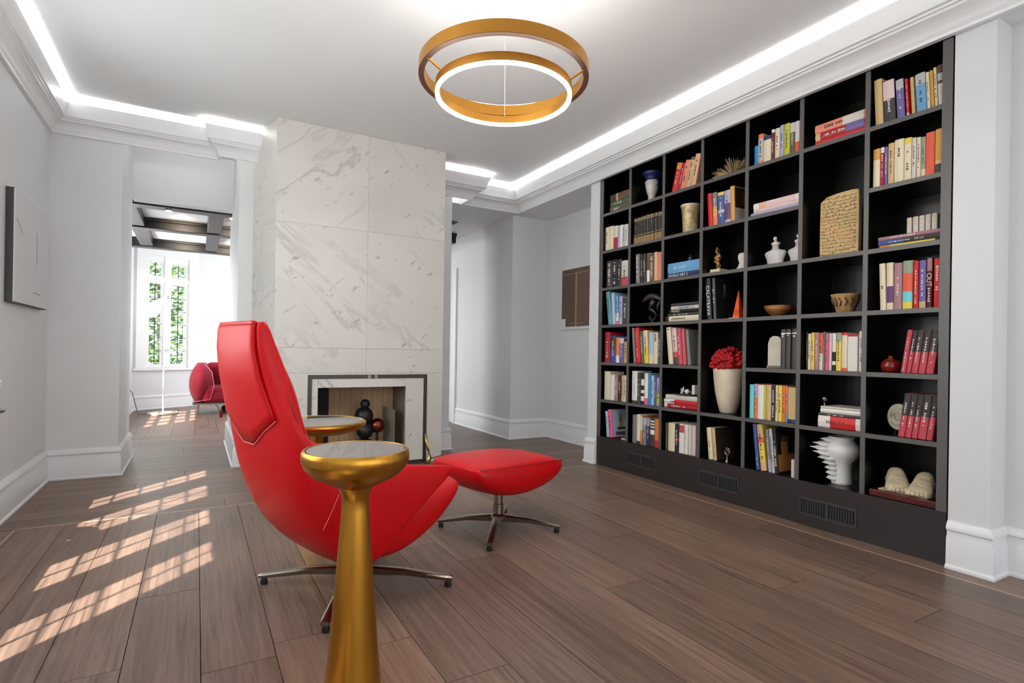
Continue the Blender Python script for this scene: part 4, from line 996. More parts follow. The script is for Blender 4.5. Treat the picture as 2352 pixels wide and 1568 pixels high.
V(4, 6, 'G', [(202, 230, 98, 'blue', {'dx': -36, 'g': (.1, .3, .4)}), (240, 286, 108, 'yellow', {'dx': -42, 'b': ((.0, .18, 'peach'), (.6, .72, 'coral'), (.72, .98, 'tan'))}), (300, 326, 160, 'grey', {'dx': -32, 'b': ((0, .3, 'lilac'),)}), (328, 354, 156, 'lightgrey', {'dx': -32}), (356, 382, 158, 'black', {'dx': -32, 'g': (.05, .7, .5), 'd': .2, 'cover': ((.05, .95, .04, .42, 'umber'), (.25, .6, .42, .7, 'umber'), (.3, .7, .7, .82, 'brown'))}), (478, 506, 405, 'white', {'t': 0, 'look': 'small white book'})])
# ---- column 6
S(5, 0, 'D', [(705, 1130, 42, 'red', {'y': 905, 't': 0}), (705, 1130, 66, 'crimson', {'y': 860, 'b': ((0, .1, 'tan'), (.62, .95, 'violet')), 'look': 'crimson book with violet block'}), (702, 1130, 72, 'salmon', {'y': 800, 'b': ((.55, .95, 'offwhite'),), 'look': 'orange and white book'})])
V(5, 4, 'F', [(700, 738, 272, 'darkbrown', {'back': .03}), (740, 762, 290, 'brown', {'back': .03}), (764, 794, 288, 'cream'), (796, 830, 276, 'yellow'), (831, 875, 276, 'mauve'), (877, 914, 282, 'coral', {'b': ((0, .45, 'cream'),), 'look': 'coral and cream book'}), (916, 934, 268, 'grey', {'t': 0}), (936, 973, 284, 'pink', {'b': ((.8, 1, 'mauve'),)}), (975, 1004, 284, 'blush', {'t': 0}), (1006, 1044, 284, 'black', {'b': ((.5, 1, 'white'), (.15, .25, 'white')), 'look': 'black and white book', 't': 0}), (1046, 1099, 278, 'yellow', {'b': ((.76, 1, 'sage'),), 'look': 'pale yellow book with green head'}), (1101, 1159, 276, 'cream', {'b': ((0, .08, 'coral'), (.93, 1, 'red')), 't': 0}), (1161, 1262, 290, 'white', {'b': ((.93, 1, 'crimson'),), 'look': 'thick white book with crimson head', 't': 0}), (1276, 1320, 262, 'white')])
zb = S(5, 5, 'F', [(866, 1330, 118, 'white', {'y': 1160, 'b': ((.28, .85, 'red'),), 'look': 'thick white book with red title block'}), (872, 1330, 28, 'charcoal', {'y': 1090}), (890, 1330, 46, 'white', {'y': 1050, 't': 0}), (892, 1330, 22, 'offwhite', {'y': 1015, 't': 0})])
STK6 = zb
# ---- column 7 (rightmost)
V(6, 0, 'H', [(372, 502, 892, 'tan', {'dx': -70, 't': 0}), (514, 700, 908, 'charcoal', {'dx': -70, 'b': ((.55, 1, 'blush'),), 'look': 'charcoal book with pink-cream head', 't': 'offwhite'}), (726, 852, 890, 'violet', {'dx': -70, 'b': ((.76, 1, 'lightgrey'),), 'look': 'violet book with grey head'}), (880, 924, 872, 'red', {'dx': -70, 'b': ((0, .1, 'offwhite'),)}), (964, 1022, 850, 'tan', {'dx': -70, 't': 0}), (1044, 1210, 790, 'skyblue', {'dx': -70, 'b': ((.72, 1, 'lightgrey'),), 'look': 'wide sky blue book with grey head'}), (1218, 1276, 768, 'cream', {'dx': -70}), (1282, 1340, 738, 'ochre', {'dx': -70, 't': 0}), (1346, 1396, 690, 'cream', {'dx': -70}), (1404, 1494, 650, 'offwhite', {'dx': -70, 'b': ((.55, 1, 'brown'), (.62, .8, 'lightgrey')), 'look': 'grey book with portrait spine', 't': 0})])
V(6, 1, 'D', [(1186, 1246, 1030, 'cream', {'b': ((.72, 1, 'ochre'),), 't': 0}), (1247, 1280, 1016, 'crimson', {'b': ((.86, 1, 'white'),)}), (1281, 1310, 1010, 'violet'), (1312, 1362, 980, 'tan'), (1364, 1444, 948, 'cream', {'g': (.6, .8, .3)}), (1446, 1508, 936, 'cream', {'b': ((.86, 1, 'yellow'),), 'look': 'cream book with yellow head'}), (1510, 1548, 934, 'offwhite'), (1550, 1586, 930, 'cream'), (1587, 1626, 928, 'sage', {'b': ((.0, .2, 'cream'),)}), (1627, 1704, 888, 'coral', {'t': 0}), (1706, 1784, 858, 'ochre', {'b': ((0, .22, 'charcoal'), (.22, .3, 'tan')), 'look': 'ochre book with dark foot', 't': 0})])
zb = S(6, 2, 'E', [(1470, 2190, 28, 'darkbrown', {'y': 660, 'b': ((.02, .2, 'orange'), (.2, .9, 'yellow')), 'look': 'dark book with yellow and orange title', 't': 0, 'd': .24}), (1470, 2190, 50, 'blue', {'y': 625, 'b': ((.4, 1, 'charcoal'),), 't': ('DE LA', 'offwhite', .016, .66), 'g2': (.18, .5, .3), 'look': 'blue-grey book lettered DE LA', 'd': .24}), (1470, 2190, 38, 'mauve', {'y': 585, 'd': .24})])
def SMALL(zb):
    k = 0
    for x0, x1 in ((1750, 1802), (1812, 1868), (1874, 1930), (1936, 1991), (1999, 2058)):
        xs_ = BX + .06; yl = onx(*px('E', x0, 470), xs_)[1]; yr = onx(*px('E', x1, 470), xs_)[1]
        b, mats, bul = book_mesh(yl - yr - .002, .088, .09, 'offwhite', ()); k += 1
        o = b.build('book', mats, None, (xs_, (yl + yr) / 2, zb + .0006))
        setlabel(o, 'small cream book, %s of five on flat books, %s' % (ORD[k - 1], cell_phrase(6, 2)), 'small cream books'); glyphs(o, yl - yr, .088, .09, 'tan', bul, 900 + k, .5, .9, .4)
SMALL(zb)
V(6, 3, 'E', [(1492, 1552, 895, 'cream', {'dx': -18, 'g': (.45, .5, .4)}), (1556, 1622, 885, 'cream', {'b': ((.15, .5, 'purple'), (.5, 1, 'cream')), 'dx': -6, 'look': 'cream book with purple block', 't': 0}), (1626, 1707, 888, 'mauve', {'g': (.3, .7, .3)}), (1713, 1812, 864, 'yellow', {'b': ((.15, .36, 'cyan'), (.36, .74, 'coral'), (.74, 1, 'sage')), 'look': 'multicoloured striped book', 't': 0}), (1822, 1872, 866, 'red', {'g': (.1, .8, .3)}), (1878, 1946, 860, 'violet', {'b': ((0, .14, 'tan'),), 'look': 'blue-violet book with tan foot'}), (1954, 2008, 838, 'maroon', {'b': ((.74, 1, 'mauve'),), 't': ('OUT', 'offwhite', .034, .56), 'g2': (.12, .42, .5), 'look': 'maroon book lettered OUT'}), (2026, 2096, 842, 'red', {'g': (.3, .9, .5)}), (2100, 2172, 815, 'red', {'t': 0})])
RB = ((.5, 1, 'charcoal'),)
V(6, 4, 'F', [(1694, 1744, 252, 'rose', {'dx': 74, 'g': (.05, .8, .2), 'look': 'rose-red book'}), (1750, 1794, 258, 'rose', {'dx': 74, 'b': RB, 'look': 'red and black volume'}), (1800, 1862, 256, 'rose', {'dx': 74, 'b': RB, 'look': 'red and black volume'}), (1870, 1938, 254, 'rose', {'dx': 74, 'b': RB, 'look': 'red and black volume'}), (1946, 2024, 252, 'rose', {'dx': 74, 'b': RB, 'look': 'red and black volume'})])
V(6, 5, 'F', [(1666, 1730, 892, 'rose', {'dx': 74, 'b': RB, 'look': 'red and black volume'}), (1736, 1796, 896, 'rose', {'dx': 74, 'b': RB, 'look': 'red and black volume'}), (1802, 1858, 900, 'rose', {'dx': 74, 'b': RB, 'look': 'red and black volume'}), (1864, 1944, 902, 'rose', {'dx': 74, 'b': RB, 'look': 'red and black volume'}), (1950, 2014, 905, 'rose', {'dx': 74, 'b': RB, 'look': 'red and black volume'})])
# ============================================================ ORNAMENTS ON THE SHELVES
def spot(cr, x, y, X):
    q = onx(*px(cr, x, y), X); fwd = .5 * X + .866 * q[1]
    return q[1], CR[cr][2] and (fwd / F_PX / CR[cr][2])      # world Y, metres per crop pixel
def thing(nm, label, cat, X, Y, z, rz=0.0):
    o = empty(nm, (X, Y, z + .0006), rz); return tag(o, label, cat)
CER = mat('white_ceramic', rgb(232, 230, 226), .22); CERM = mat('matt_white_plaster', rgb(222, 212, 204), .6); STONE = mat('weathered_marble', rgb(206, 190, 160), .65, noise=(18, .22), bump=(60, .5))
# blue-hatted vase
X = BX + .14; Y, k = spot('A', 770, 540, X)
o = thing('ceramic_vase', 'white ceramic vase with cobalt blue flared top, top shelf', 'vase', X, Y, ztop(0))
MB().lathe([(.001, 0), (32 * k, 0), (36 * k, 18 * k), (46 * k, 60 * k), (40 * k, 90 * k), (60 * k, 140 * k), (72 * k, 200 * k), (80 * k, 250 * k), (70 * k, 268 * k)], 28).build('body', mat('grey_white_glaze', rgb(205, 198, 196), .3, noise=(14, .15)), o, smooth=True)
BLUEG = mat('cobalt_glaze', rgb(30, 34, 96), .25)
MB().lathe([(68 * k, 262 * k), (74 * k, 290 * k), (92 * k, 330 * k), (120 * k, 352 * k), (112 * k, 356 * k), (60 * k, 320 * k), (.001, 300 * k)], 28).build('flared_rim', BLUEG, o, smooth=True)
for s in (-1, 1):
    MB().tube([(0, s * 76 * k, 250 * k), (0, s * 104 * k, 262 * k), (0, s * 98 * k, 225 * k), (0, s * 72 * k, 200 * k)], 8 * k, 8).build('handle', BLUEG if s < 0 else CER, o, smooth=True)
# patterned cylinder vase
X = BX + .13; Y, k = spot('A', 1205, 740, X)
o = thing('patterned_vase', 'tall cylindrical vase with tan and white pattern, second shelf', 'vase', X, Y, ztop(1))
MB().lathe([(.001, 0), (76 * k, 0), (82 * k, 30 * k), (86 * k, 120 * k), (92 * k, 230 * k), (104 * k, 315 * k), (108 * k, 330 * k), (98 * k, 332 * k), (86 * k, 300 * k), (.001, 280 * k)], 32).build('body', mat('patterned_glaze', rgb(196, 172, 126), .4, noise=(26, .5)), o, smooth=True)
MB().lathe([(107 * k, 318 * k), (112 * k, 330 * k), (106 * k, 338 * k), (98 * k, 332 * k)], 32, caps=False).build('rim', CER, o, smooth=True)
# gold spiny fan
X = BX + .12; Y, k = spot('A', 1690, 270, X)
o = thing('spiny_ornament', 'fan of thin gold spines on the top shelf', 'ornament', X, Y, ztop(0))
b = MB(); rnd = random.Random(4)
for i in range(150):
    th = math.radians(rnd.uniform(4, 176)); ph = rnd.uniform(-.55, .55); R_ = rnd.uniform(200, 255) * k
    d = Vector((math.sin(ph), math.cos(th) * math.cos(ph), math.sin(th) * math.cos(ph) * .86))
    b.tube([d * .02 + Vector((0, 0, .01)), d * R_ + Vector((0, 0, .005))], [.0035, .0016], 5)
b.build('spines', mat('dull_gold_spine', rgb(176, 156, 116), .4, .6), o)['kind'] = 'stuff'
MB().ball((0, 0, .028), .028).build('core', mat('dull_gold_core', rgb(120, 100, 60), .5, .6), o, smooth=True)
# gilded hand figurine on a cream block
X = BX + .12; Y, k = spot('A', 1525, 1300, X)
o = thing('gilded_figurine', 'gilded twisted figurine on a cream block, third shelf', 'figurine', X, Y, ztop(2))
MB().box(-.05, .05, -66 * k, 66 * k, 0, 52 * k).build('block', mat('cream_stone', rgb(228, 212, 184), .5), o, bevel=.006)
GL = mat('antique_gilt', rgb(206, 158, 100), .35, .45)
MB().tube([(0, 0, 50 * k), (0, 8 * k, 100 * k), (0, 28 * k, 150 * k), (0, 6 * k, 200 * k), (0, 22 * k, 260 * k), (0, 34 * k, 305 * k)], [20 * k, 30 * k, 34 * k, 32 * k, 26 * k, 8 * k], 10).build('body', GL, o, smooth=True)
for (a, z1, z2, r) in ((-30, 110, 170, 18), (-36, 150, 225, 15), (36, 170, 235, 16), (-20, 210, 285, 12), (12, 90, 140, 20)):
    MB().tube([(-.012, a * .3 * k, z1 * k), (-.02, -a * k * .9, (z1 + z2) / 2 * k), (-.006, -a * .2 * k, z2 * k)], [r * k, r * k * .9, r * k * .5], 8).build('finger', GL, o, smooth=True)
# white bust half hidden by the upright
X = BX + .12; Y, k = spot('A', 1800, 1290, X)
o = thing('plaster_bust', 'plain white plaster bust half hidden beside the figurine, third shelf', 'bust', X, Y, ztop(2))
MB().lathe([(.001, 0), (88 * k, 0), (84 * k, 12 * k), (56 * k, 50 * k), (44 * k, 90 * k), (58 * k, 130 * k), (60 * k, 170 * k), (46 * k, 196 * k), (.001, 200 * k)], 24).build('head', CERM, o, smooth=True)
# little dark ornament on the blue art book
X = BX + .10; Y, k = spot('A', 1205, 1240, X)
o = thing('pawn_ornament', 'small dark pawn-shaped ornament on the blue art book', 'ornament', X, Y, ORNZ1)
MB().lathe([(.001, 0), (32 * k, 0), (32 * k, 24 * k), (26 * k, 28 * k), (30 * k, 50 * k), (14 * k, 70 * k), (8 * k, 88 * k), (.001, 92 * k)], 20).build('body', mat('dark_pewter', rgb(70, 72, 76), .3, .8), o, smooth='auto')
# hooded creature sculpture
X = BX + .12; Y, k = spot('B', 780, 450, X)
o = thing('hooded_sculpture', 'dark bronze hooded creature sculpture, fourth shelf', 'sculpture', X, Y, ztop(3))
BRZ = mat('dark_bronze', rgb(82, 74, 78), .35, .5)
hd = []
for i in range(9):
    u = -1 + 2 * i / 8.0; w_ = math.sqrt(max(.02, 1 - abs(u) ** 2.2))
    hd.append([(math.cos(a_) * 44 * k * w_, -u * 150 * k + 10 * k, (255 + 62 * (1 - u * u) - 22 * u * 0 + (math.sin(a_) * 26 * w_)) * k - (18 * k if math.sin(a_) < 0 else 0) * w_) for a_ in [2 * math.pi * j / 12 for j in range(12)]])
MB().loft(hd).build('hood', BRZ, o, smooth=True)
MB().tube([(0, -20 * k, 255 * k), (0, 30 * k, 210 * k), (-.01, 40 * k, 170 * k), (0, 10 * k, 150 * k), (0, -30 * k, 130 * k), (0, -55 * k, 95 * k), (0, -30 * k, 50 * k), (0, 20 * k, 38 * k), (0, 52 * k, 70 * k), (0, 40 * k, 120 * k)], [30 * k, 34 * k, 26 * k, 18 * k, 16 * k, 14 * k, 14 * k, 14 * k, 13 * k, 10 * k], 10).build('body', BRZ, o, smooth=True)
MB().ball((-.012, 20 * k, 190 * k), 24 * k).build('eye', mat('bronze_eye', rgb(40, 36, 40), .2, .6), o, smooth=True)
MB().tube([(0, -110 * k, 250 * k), (0, -75 * k, 200 * k), (0, -70 * k, 140 * k)], [10 * k, 14 * k, 10 * k], 8).build('wing', BRZ, o, smooth=True)
MB().lathe([(.001, 0), (24 * k, 0), (18 * k, 14 * k), (10 * k, 40 * k)], 16).build('foot', BRZ, o, smooth=True)
# stone head fragment
X = BX + .26; Y, k = spot('B', 1312, 900, X)
o = thing('stone_bust', 'weathered standing stone head half hidden, fifth shelf of third column', 'sculpture', X, Y, ztop(4))
MB().lathe([(.001, 0), (48 * k, 0), (50 * k, 60 * k), (26 * k, 110 * k), (22 * k, 150 * k), (46 * k, 200 * k), (54 * k, 260 * k), (40 * k, 320 * k), (.001, 345 * k)], 20).build('head', STONE, o, smooth=True)
# tray with little white figures
X = BX + .03; Y, k = spot('B', 1150, 1400, BX + .1)
o = thing('ornament_tray', 'dark tray of small white figures on a book stack, sixth shelf', 'ornament', BX + .11, Y - .02, TRAYZ)
MB().lathe([(.001, 0), (110 * k, 0), (150 * k, 14 * k), (150 * k, 20 * k), (.001, 12 * k)], 30).build('tray', mat('black_lacquer', rgb(30, 28, 30), .25), o, smooth='auto')
MB().tube([(0, 100 * k, 14 * k), (0, 80 * k, 60 * k), (0, 74 * k, 96 * k)], [20 * k, 14 * k, 2 * k], 8).build('shell_spike', CER, o, smooth=True)
MB().tube([(0, 110 * k, 14 * k), (0, 106 * k, 50 * k), (0, 112 * k, 78 * k)], [10 * k, 7 * k, 1.5 * k], 8).build('shell_spike', CER, o, smooth=True)
MB().ball((0, 20 * k, 40 * k), 30 * k).build('white_egg', CER, o, smooth=True)
MB().ball((0, -40 * k, 34 * k), 22 * k).build('dark_egg', mat('brown_glass', rgb(70, 56, 44), .2), o, smooth=True)
MB().box(-.03, .03, -120 * k, -80 * k, 14 * k, 120 * k).build('white_box', CER, o, bevel=.004)
# orange pyramid
X = BX + .09; Y, k = spot('B', 1742, 480, X)
o = thing('orange_pyramid', 'tall bright orange pyramid on a white slab, fourth shelf', 'ornament', X, Y, ztop(3))
MB().box(-.05, .05, -62 * k, 66 * k, 0, 8 * k).build('slab', CER, o)
MB().loft([[(-44 * k, -44 * k, 8 * k), (44 * k, -44 * k, 8 * k), (44 * k, 44 * k, 8 * k), (-44 * k, 44 * k, 8 * k)], [(-1 * k, -1 * k, 322 * k), (1 * k, -1 * k, 322 * k), (1 * k, 1 * k, 322 * k), (-1 * k, 1 * k, 322 * k)]]).build('pyramid', mat('orange_acrylic', rgb(236, 88, 22), .25), o)
MB().box(-.001 - 44 * k * .86, 0, -22 * k, 22 * k, 12 * k, 100 * k).build('printed_panel', mat('dark_orange_print', rgb(196, 60, 16), .3), o)
# cream vase of red roses (tall cell)
X = BX + .15; Y, k = spot('B', 1632, 1300, X)
o = thing('rose_vase', 'tall cream conical vase filled with red roses', 'vase', X, Y, ztop(5))
H_ = 500 * k
MB().lathe([(.001, 0), (78 * k, 0), (92 * k, 14 * k), (122 * k, H_ * .25), (146 * k, H_ * .5), (160 * k, H_ * .75), (168 * k, H_ * .97), (166 * k, H_), (156 * k, H_), (150 * k, H_ * .9), (.001, H_ * .88)], 40).build('vase_body', mat('cream_crackle_ceramic', rgb(222, 206, 180), .5, noise=(10, .08), bump=(80, .25)), o, smooth=True)
ROSE = mat('red_rose_petals', rgb(176, 8, 20), .6, noise=(40, .3))
rnd = random.Random(9); b = MB()
for i in range(150):
    u = rnd.random(); th = rnd.uniform(0, 2 * math.pi); el = math.asin(min(1, u)) ; R_ = 175 * k
    c_ = Vector((math.cos(th) * math.cos(el) * R_, math.sin(th) * math.cos(el) * R_, H_ + 10 * k + math.sin(el) * 205 * k))
    b.ball(c_, 30 * k, 7, 5, 0, (1, 1, .8))
    n_ = Vector((math.cos(th) * math.cos(el), math.sin(th) * math.cos(el), math.sin(el)))
    b.ball(c_ + n_ * 20 * k, 17 * k, 6, 4)
fo = b.build('roses', ROSE, o, smooth=False); fo['kind'] = 'stuff'
MB().ball((0, 0, H_), 150 * k, 20, 10, 0, (1, 1, 1.15)).build('rose_core', ROSE, o, smooth=True)
# silver table clock
X = BX + .06; Y, k = spot('C', 1615, 880, X)
o = thing('silver_clock', 'tiny silver ring clock on a stem, bottom shelf of middle column', 'clock', X, Y, ztop(6))
SIL = mat('tarnished_silver', rgb(180, 172, 150), .25, 1.0)
MB().lathe([(.001, 0), (30 * k, 0), (22 * k, 12 * k), (8 * k, 22 * k), (7 * k, 80 * k)], 18).build('stem', SIL, o, smooth=True)
b = MB(); b.loft([[(math.cos(2 * math.pi * j / 8) * 6 * k, (32 + math.sin(2 * math.pi * j / 8) * 6) * k * math.cos(2 * math.pi * i / 24), 112 * k + (32 + math.sin(2 * math.pi * j / 8) * 6) * k * math.sin(2 * math.pi * i / 24)) for j in range(8)] for i in range(25)], True, False); b.build('ring', SIL, o, smooth=True)
MB().loft([[(x_, 24 * k * math.cos(2 * math.pi * i / 20), 112 * k + 24 * k * math.sin(2 * math.pi * i / 20)) for i in range(20)] for x_ in (-.003, .003)]).build('dial', mat('dark_dial', rgb(50, 48, 46), .3), o)
MB().tube([(0, -34 * k, 152 * k), (0, 0, 146 * k), (0, 30 * k, 156 * k), (0, 0, 165 * k)], 5 * k, 6).build('bow', SIL, o, smooth=True)
# white torsos
for x, sc, lab in ((440, 1.0, 'white plaster torso with a small ball finial, third shelf'), (672, .98, 'second white plaster torso half hidden by the upright, third shelf')):
    X = BX + .13; Y, k = spot('E', x, 800, X); k *= sc
    o = thing('torso_sculpture', lab, 'sculpture', X, Y, ztop(2))
    el = lambda z, ry, rx: [(rx * k * math.cos(2 * math.pi * j / 20), ry * k * math.sin(2 * math.pi * j / 20), z * k) for j in range(20)]
    MB().loft([el(0, 78, 44), el(30, 84, 46), el(70, 90, 48), el(110, 108, 52), el(130, 116, 52), el(150, 104, 48), el(160, 66, 40), el(170, 38, 32), el(205, 30, 28)]).build('torso', mat('veined_plaster', rgb(214, 206, 206), .5, noise=(8, .10)), o, smooth=True)
    MB().loft([el(205, 30, 28), el(225, 44, 34), el(238, 42, 32), el(244, 20, 18), el(262, 10, 10)]).build('cap', CERM, o, smooth=True)
    MB().ball((0, 6 * k, 280 * k), 20 * k).build('ball_finial', CERM, o, smooth=True)
# wooden bowl
X = BX + .16; Y, k = spot('E', 475, 1320, X)
o = thing('wooden_bowl', 'shallow brown wooden bowl, fourth shelf of fifth column', 'bowl', X, Y, ztop(3))
MB().lathe([(.001, 0), (40 * k, 0), (80 * k, 24 * k), (118 * k, 62 * k), (142 * k, 112 * k), (136 * k, 114 * k), (108 * k, 70 * k), (60 * k, 30 * k), (.001, 20 * k)], 36).build('bowl', mat('oiled_wood', rgb(146, 96, 48), .45, noise=(7, .4, (1, 1, 5))), o, smooth=True)
# arched photo plaque
X = BX + .10; Y, k = spot('F', 440, 560, X)
o = thing('arched_plaque', 'arched cream stone plaque leaning beside dark volumes, fifth shelf', 'plaque', X, Y, ztop(4))
pts = [(-78, 0), (78, 0), (78, 250), (58, 300), (20, 322), (-30, 318), (-60, 290), (-72, 250)]
MB().loft([[(x_, y_ * k, z_ * k) for y_, z_ in pts] for x_ in (-.008, .012)]).build('slab', mat('cream_plaque_stone', rgb(212, 202, 184), .6, noise=(9, .1)), o)
MB().box(-.014, .018, -86 * k, 86 * k, 0, 24 * k).build('foot_rail', mat('grey_rail', rgb(120, 108, 96), .5), o)
# inscribed tablet (tall cell)
X = BX + .13; Y, k = spot('E', 1085, 700, X)
o = thing('stone_tablet', 'large tan inscribed clay tablet standing in the tall cell', 'tablet', X, Y, ztop(2))
pts = [(-190, 0), (190, 0), (192, 300), (188, 580), (120, 628), (20, 642), (-120, 648), (-188, 640), (-194, 320)]
TAB = mat('tan_clay', rgb(206, 178, 126), .75, noise=(6, .14), bump=(50, .5))
MB().loft([[(x_, y_ * k, z_ * k) for y_, z_ in pts] for x_ in (-.02, .02)]).build('slab', TAB, o, bevel=.006)
rnd = random.Random(3); b = MB(); b2_ = MB()
for row in range(17):
    z_ = (36 + row * 35) * k; y_ = -172 * k
    while y_ < 165 * k:
        ln = rnd.uniform(14, 60) * k; zz = z_ + rnd.uniform(-6, 6) * k
        tgt = b2_ if (.25 < (row / 17.0 - (y_ / k + 172) / 700.0) + .25 < .52 and rnd.random() < .8) else b
        M = Matrix.Translation((-.0205, min(y_ + ln / 2, 160 * k), zz)) @ Matrix.Rotation(rnd.uniform(-.35, .35), 4, 'X')
        tgt.xbox(M, .003, ln, rnd.uniform(4, 9) * k)
        if rnd.random() < .5: tgt.xbox(Matrix.Translation((-.0205, min(y_ + ln / 2, 160 * k), zz + 10 * k)), .003, 6 * k, rnd.uniform(12, 24) * k)
        y_ += ln + rnd.uniform(4, 12) * k
b.build('carved_marks', mat('brown_carving', rgb(140, 108, 70), .8), o)['kind'] = 'stuff'; b2_.build('carved_marks_reddish', mat('reddish_carving', rgb(206, 124, 84), .8), o)['kind'] = 'stuff'
# carved wooden cup
X = BX + .13; Y, k = spot('E', 1140, 1320, X)
o = thing('carved_cup', 'carved tan wooden cup, fourth shelf of sixth column', 'cup', X, Y, ztop(3))
CUP = mat('carved_tan_wood', rgb(176, 138, 88), .6, noise=(16, .35), bump=(45, .8))
MB().lathe([(.001, 0), (74 * k, 0), (82 * k, 20 * k), (100 * k, 90 * k), (126 * k, 170 * k), (134 * k, 190 * k), (120 * k, 192 * k), (96 * k, 120 * k), (.001, 60 * k)], 30).build('cup', CUP, o, smooth=True)
b = MB()
for i in range(14):
    a_ = math.radians(180 + i * 26); r_ = 112 * k
    b.tube([(math.cos(a_) * 96 * k, math.sin(a_) * 96 * k, 70 * k), (math.cos(a_ + .16) * 112 * k, math.sin(a_ + .16) * 112 * k, 110 * k), (math.cos(a_) * 126 * k, math.sin(a_) * 126 * k, 150 * k)], 7 * k, 6)
b.build('carved_ribs', mat('dark_carved_wood', rgb(96, 70, 48), .6), o, smooth=True)
# chrome ball on the book stack
X = BX + .06; Y, k = spot('F', 930, 980, X)
o = thing('chrome_ball_ornament', 'small metal ball on a stalk on the paper stack, sixth shelf', 'ornament', X, Y, STK6)
MB().lathe([(.001, 0), (14 * k, 0), (6 * k, 10 * k), (5 * k, 48 * k)], 14).build('stalk', SIL, o, smooth=True)
MB().ball((0, 0, 66 * k), 26 * k).build('ball', mat('green_grey_metal', rgb(130, 136, 120), .2, .9), o, smooth=True)
# spiky white vase
X = BX + .15; Y, k = spot('G', 884, 590, X)
o = thing('spiked_vase', 'glossy white vase with a burst of spikes on one side', 'vase', X, Y, ztop(6))
MB().lathe([(.001, 0), (74 * k, 0), (74 * k, 20 * k), (68 * k, 110 * k), (74 * k, 170 * k), (110 * k, 215 * k), (132 * k, 262 * k), (128 * k, 300 * k), (100 * k, 335 * k), (84 * k, 352 * k), (90 * k, 372 * k), (100 * k, 378 * k), (88 * k, 378 * k), (70 * k, 350 * k), (.001, 330 * k)], 40).build('vase_body', CER, o, smooth=True)
b = MB(); n_ = 0
for z_, R_, ln in ((38, 72, 44), (78, 70, 52), (118, 69, 62), (158, 73, 78), (198, 100, 84), (236, 122, 92), (272, 130, 108), (308, 120, 96), (344, 92, 70)):
    for q_, a_ in enumerate((98, 128, 158)):
        a_ = math.radians(a_ + (8 if (z_ // 2) % 2 else -6)); dr = Vector((math.cos(a_), math.sin(a_), 0)); l2 = ln * (.78, .95, .8)[q_]
        b.tube([dr * (R_ - 24) * k + Vector((0, 0, z_ * k)), dr * (R_ + l2 * .3) * k + Vector((0, 0, (z_ + 2) * k)), dr * (R_ + l2) * k + Vector((0, 0, (z_ + 6) * k))], [27 * k, 16 * k, .8 * k], 10)
b.build('spikes', CER, o, smooth=True)
# red jar
X = BX + .10; Y, k = spot('F', 1590, 620, X)
o = thing('red_jar', 'small glossy red round jar with a knob lid, fifth shelf', 'jar', X, Y, ztop(4))
MB().lathe([(.001, 0), (62 * k, 0), (80 * k, 24 * k), (86 * k, 62 * k), (80 * k, 100 * k), (60 * k, 120 * k), (.001, 122 * k)], 32).build('jar_body', mat('ox_blood_glaze', rgb(122, 26, 16), .12), o, smooth=True)
MB().lathe([(64 * k, 118 * k), (26 * k, 134 * k), (20 * k, 140 * k), (24 * k, 158 * k), (18 * k, 164 * k), (.001, 166 * k)], 24).build('lid', mat('copper_red_lid', rgb(160, 74, 50), .2, .4), o, smooth='auto')
# pale round plate on a stand
X = BX + .14; Y, k = spot('F', 1672, 1180, X)
o = thing('stone_disc', 'pale engraved round stone disc on a small dark stand', 'plaque', X, Y, ztop(5))
MB().loft([[(x_, 100 * k * math.cos(2 * math.pi * i / 32), 172 * k + 132 * k * math.sin(2 * math.pi * i / 32)) for i in range(32)] for x_ in (-.01, .01)]).build('disc', mat('engraved_pale_stone', rgb(188, 182, 160), .6, noise=(14, .25), bump=(40, .8)), o, bevel=.004)
MB().tube([(0, -40 * k, 0), (0, -20 * k, 44 * k)], .006, 8).build('stand_leg', ORNB, o); MB().tube([(0, 40 * k, 0), (0, 20 * k, 44 * k)], .006, 8).build('stand_leg', ORNB, o); MB().tube([(.05, 0, 0), (0.01, 0, 44 * k)], .006, 8).build('stand_leg', ORNB, o)
b = MB(); rnd = random.Random(5)
for i in range(16):
    a_ = rnd.uniform(0, 6.28); r_ = rnd.uniform(20, 80) * k
    b.tube([(-.0105, r_ * math.cos(a_ + t_ * .8), 172 * k + 1.2 * r_ * math.sin(a_ + t_ * .8)) for t_ in (0, .5, 1)], 2.2 * k, 5)
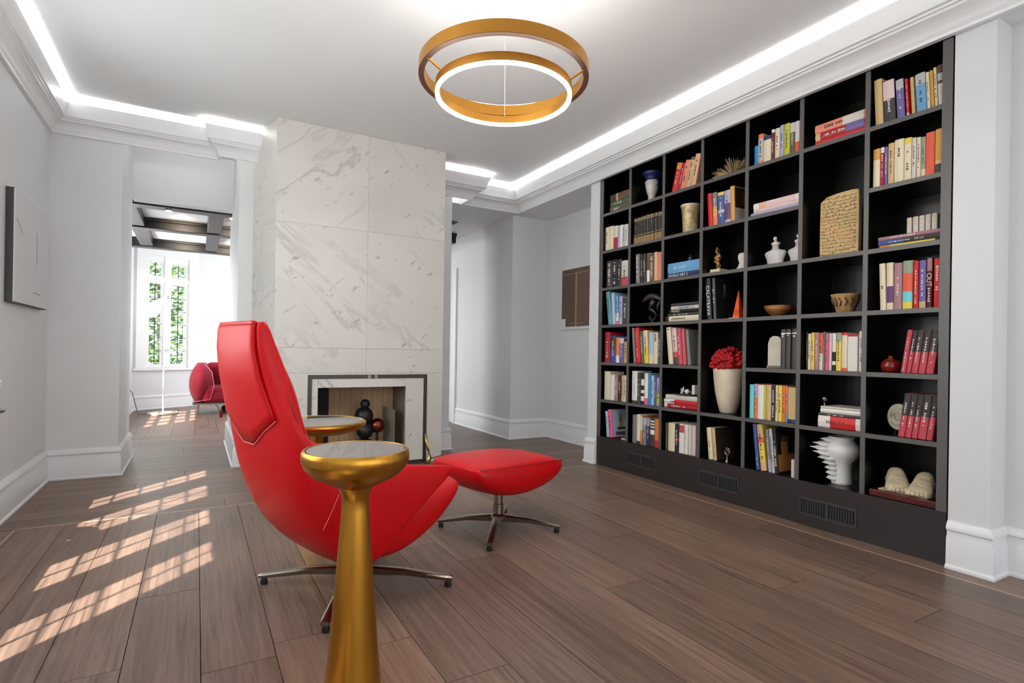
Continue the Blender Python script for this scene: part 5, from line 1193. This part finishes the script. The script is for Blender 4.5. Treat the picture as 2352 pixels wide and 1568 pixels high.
b.build('engraving', mat('dark_engraving', rgb(96, 90, 72), .7), o)
# marble feet on a mahogany plinth
X = BX + .10; Y, k = spot('G', 1420, 700, X)
o = thing('marble_feet', 'pair of antique marble feet on a mahogany plinth, bottom shelf', 'sculpture', X, Y, ztop(6))
MB().box(-.085, .12, -250 * k, 235 * k, 0, 52 * k).build('plinth', mat('mahogany', rgb(84, 30, 26), .25, noise=(8, .25, (4, 1, 4))), o, bevel=.004)
MB().box(-.06, .10, -170 * k, 185 * k, 52 * k, 64 * k).build('stone_base', STONE, o, bevel=.004)
for cy, rot in ((98, .50), (-88, .15)):
    ft = empty('foot', (0.02, cy * k, 62 * k), rot); ft.parent = o
    rg = []
    se = lambda v, p: math.copysign(abs(v) ** p, v)
    for (x_, w_, h_) in ((-.088, 70, 24), (-.070, 84, 48), (-.045, 86, 72), (-.018, 80, 104), (.008, 74, 140), (.032, 72, 162), (.058, 70, 164), (.078, 62, 140), (.090, 40, 80)):
        rg.append([(x_, w_ * k * se(math.cos(math.pi * j / 12), .7), h_ * k * (math.sin(math.pi * j / 12) ** .6)) for j in range(13)])
    MB().loft(rg).build('instep', STONE, ft, smooth=True)
    for i in range(5):
        s_ = (1.25, 1.05, 1.0, .92, .8)[i]
        tz = MB(); tz.ball((-.096 + .004 * i, (58 - 29 * i) * k * (-1 if cy > 0 else 1), 17 * k * s_), 19 * k * s_, 10, 8, 0, (1.5, .85, 1)); tz.build('toe', STONE, ft, smooth=True)
    b = MB()
    for i in range(4):
        x_ = -.05 + i * .022; w_ = 84 * k; h_ = (72 + i * 24) * k
        b.tube([(x_ + .01 * math.sin(j), w_ * math.cos(math.pi * j / 8) * 1.0, h_ * (math.sin(math.pi * j / 8) ** .75) + .001) for j in range(1, 8)], 4 * k, 6)
    b.build('sandal_straps', STONE, ft, smooth=True)
MB().tube([(.02, 40 * k, 150 * k), (.03, 5 * k, 104 * k), (.02, -35 * k, 150 * k)], 8 * k, 8).build('drapery_loop', STONE, o, smooth=True)
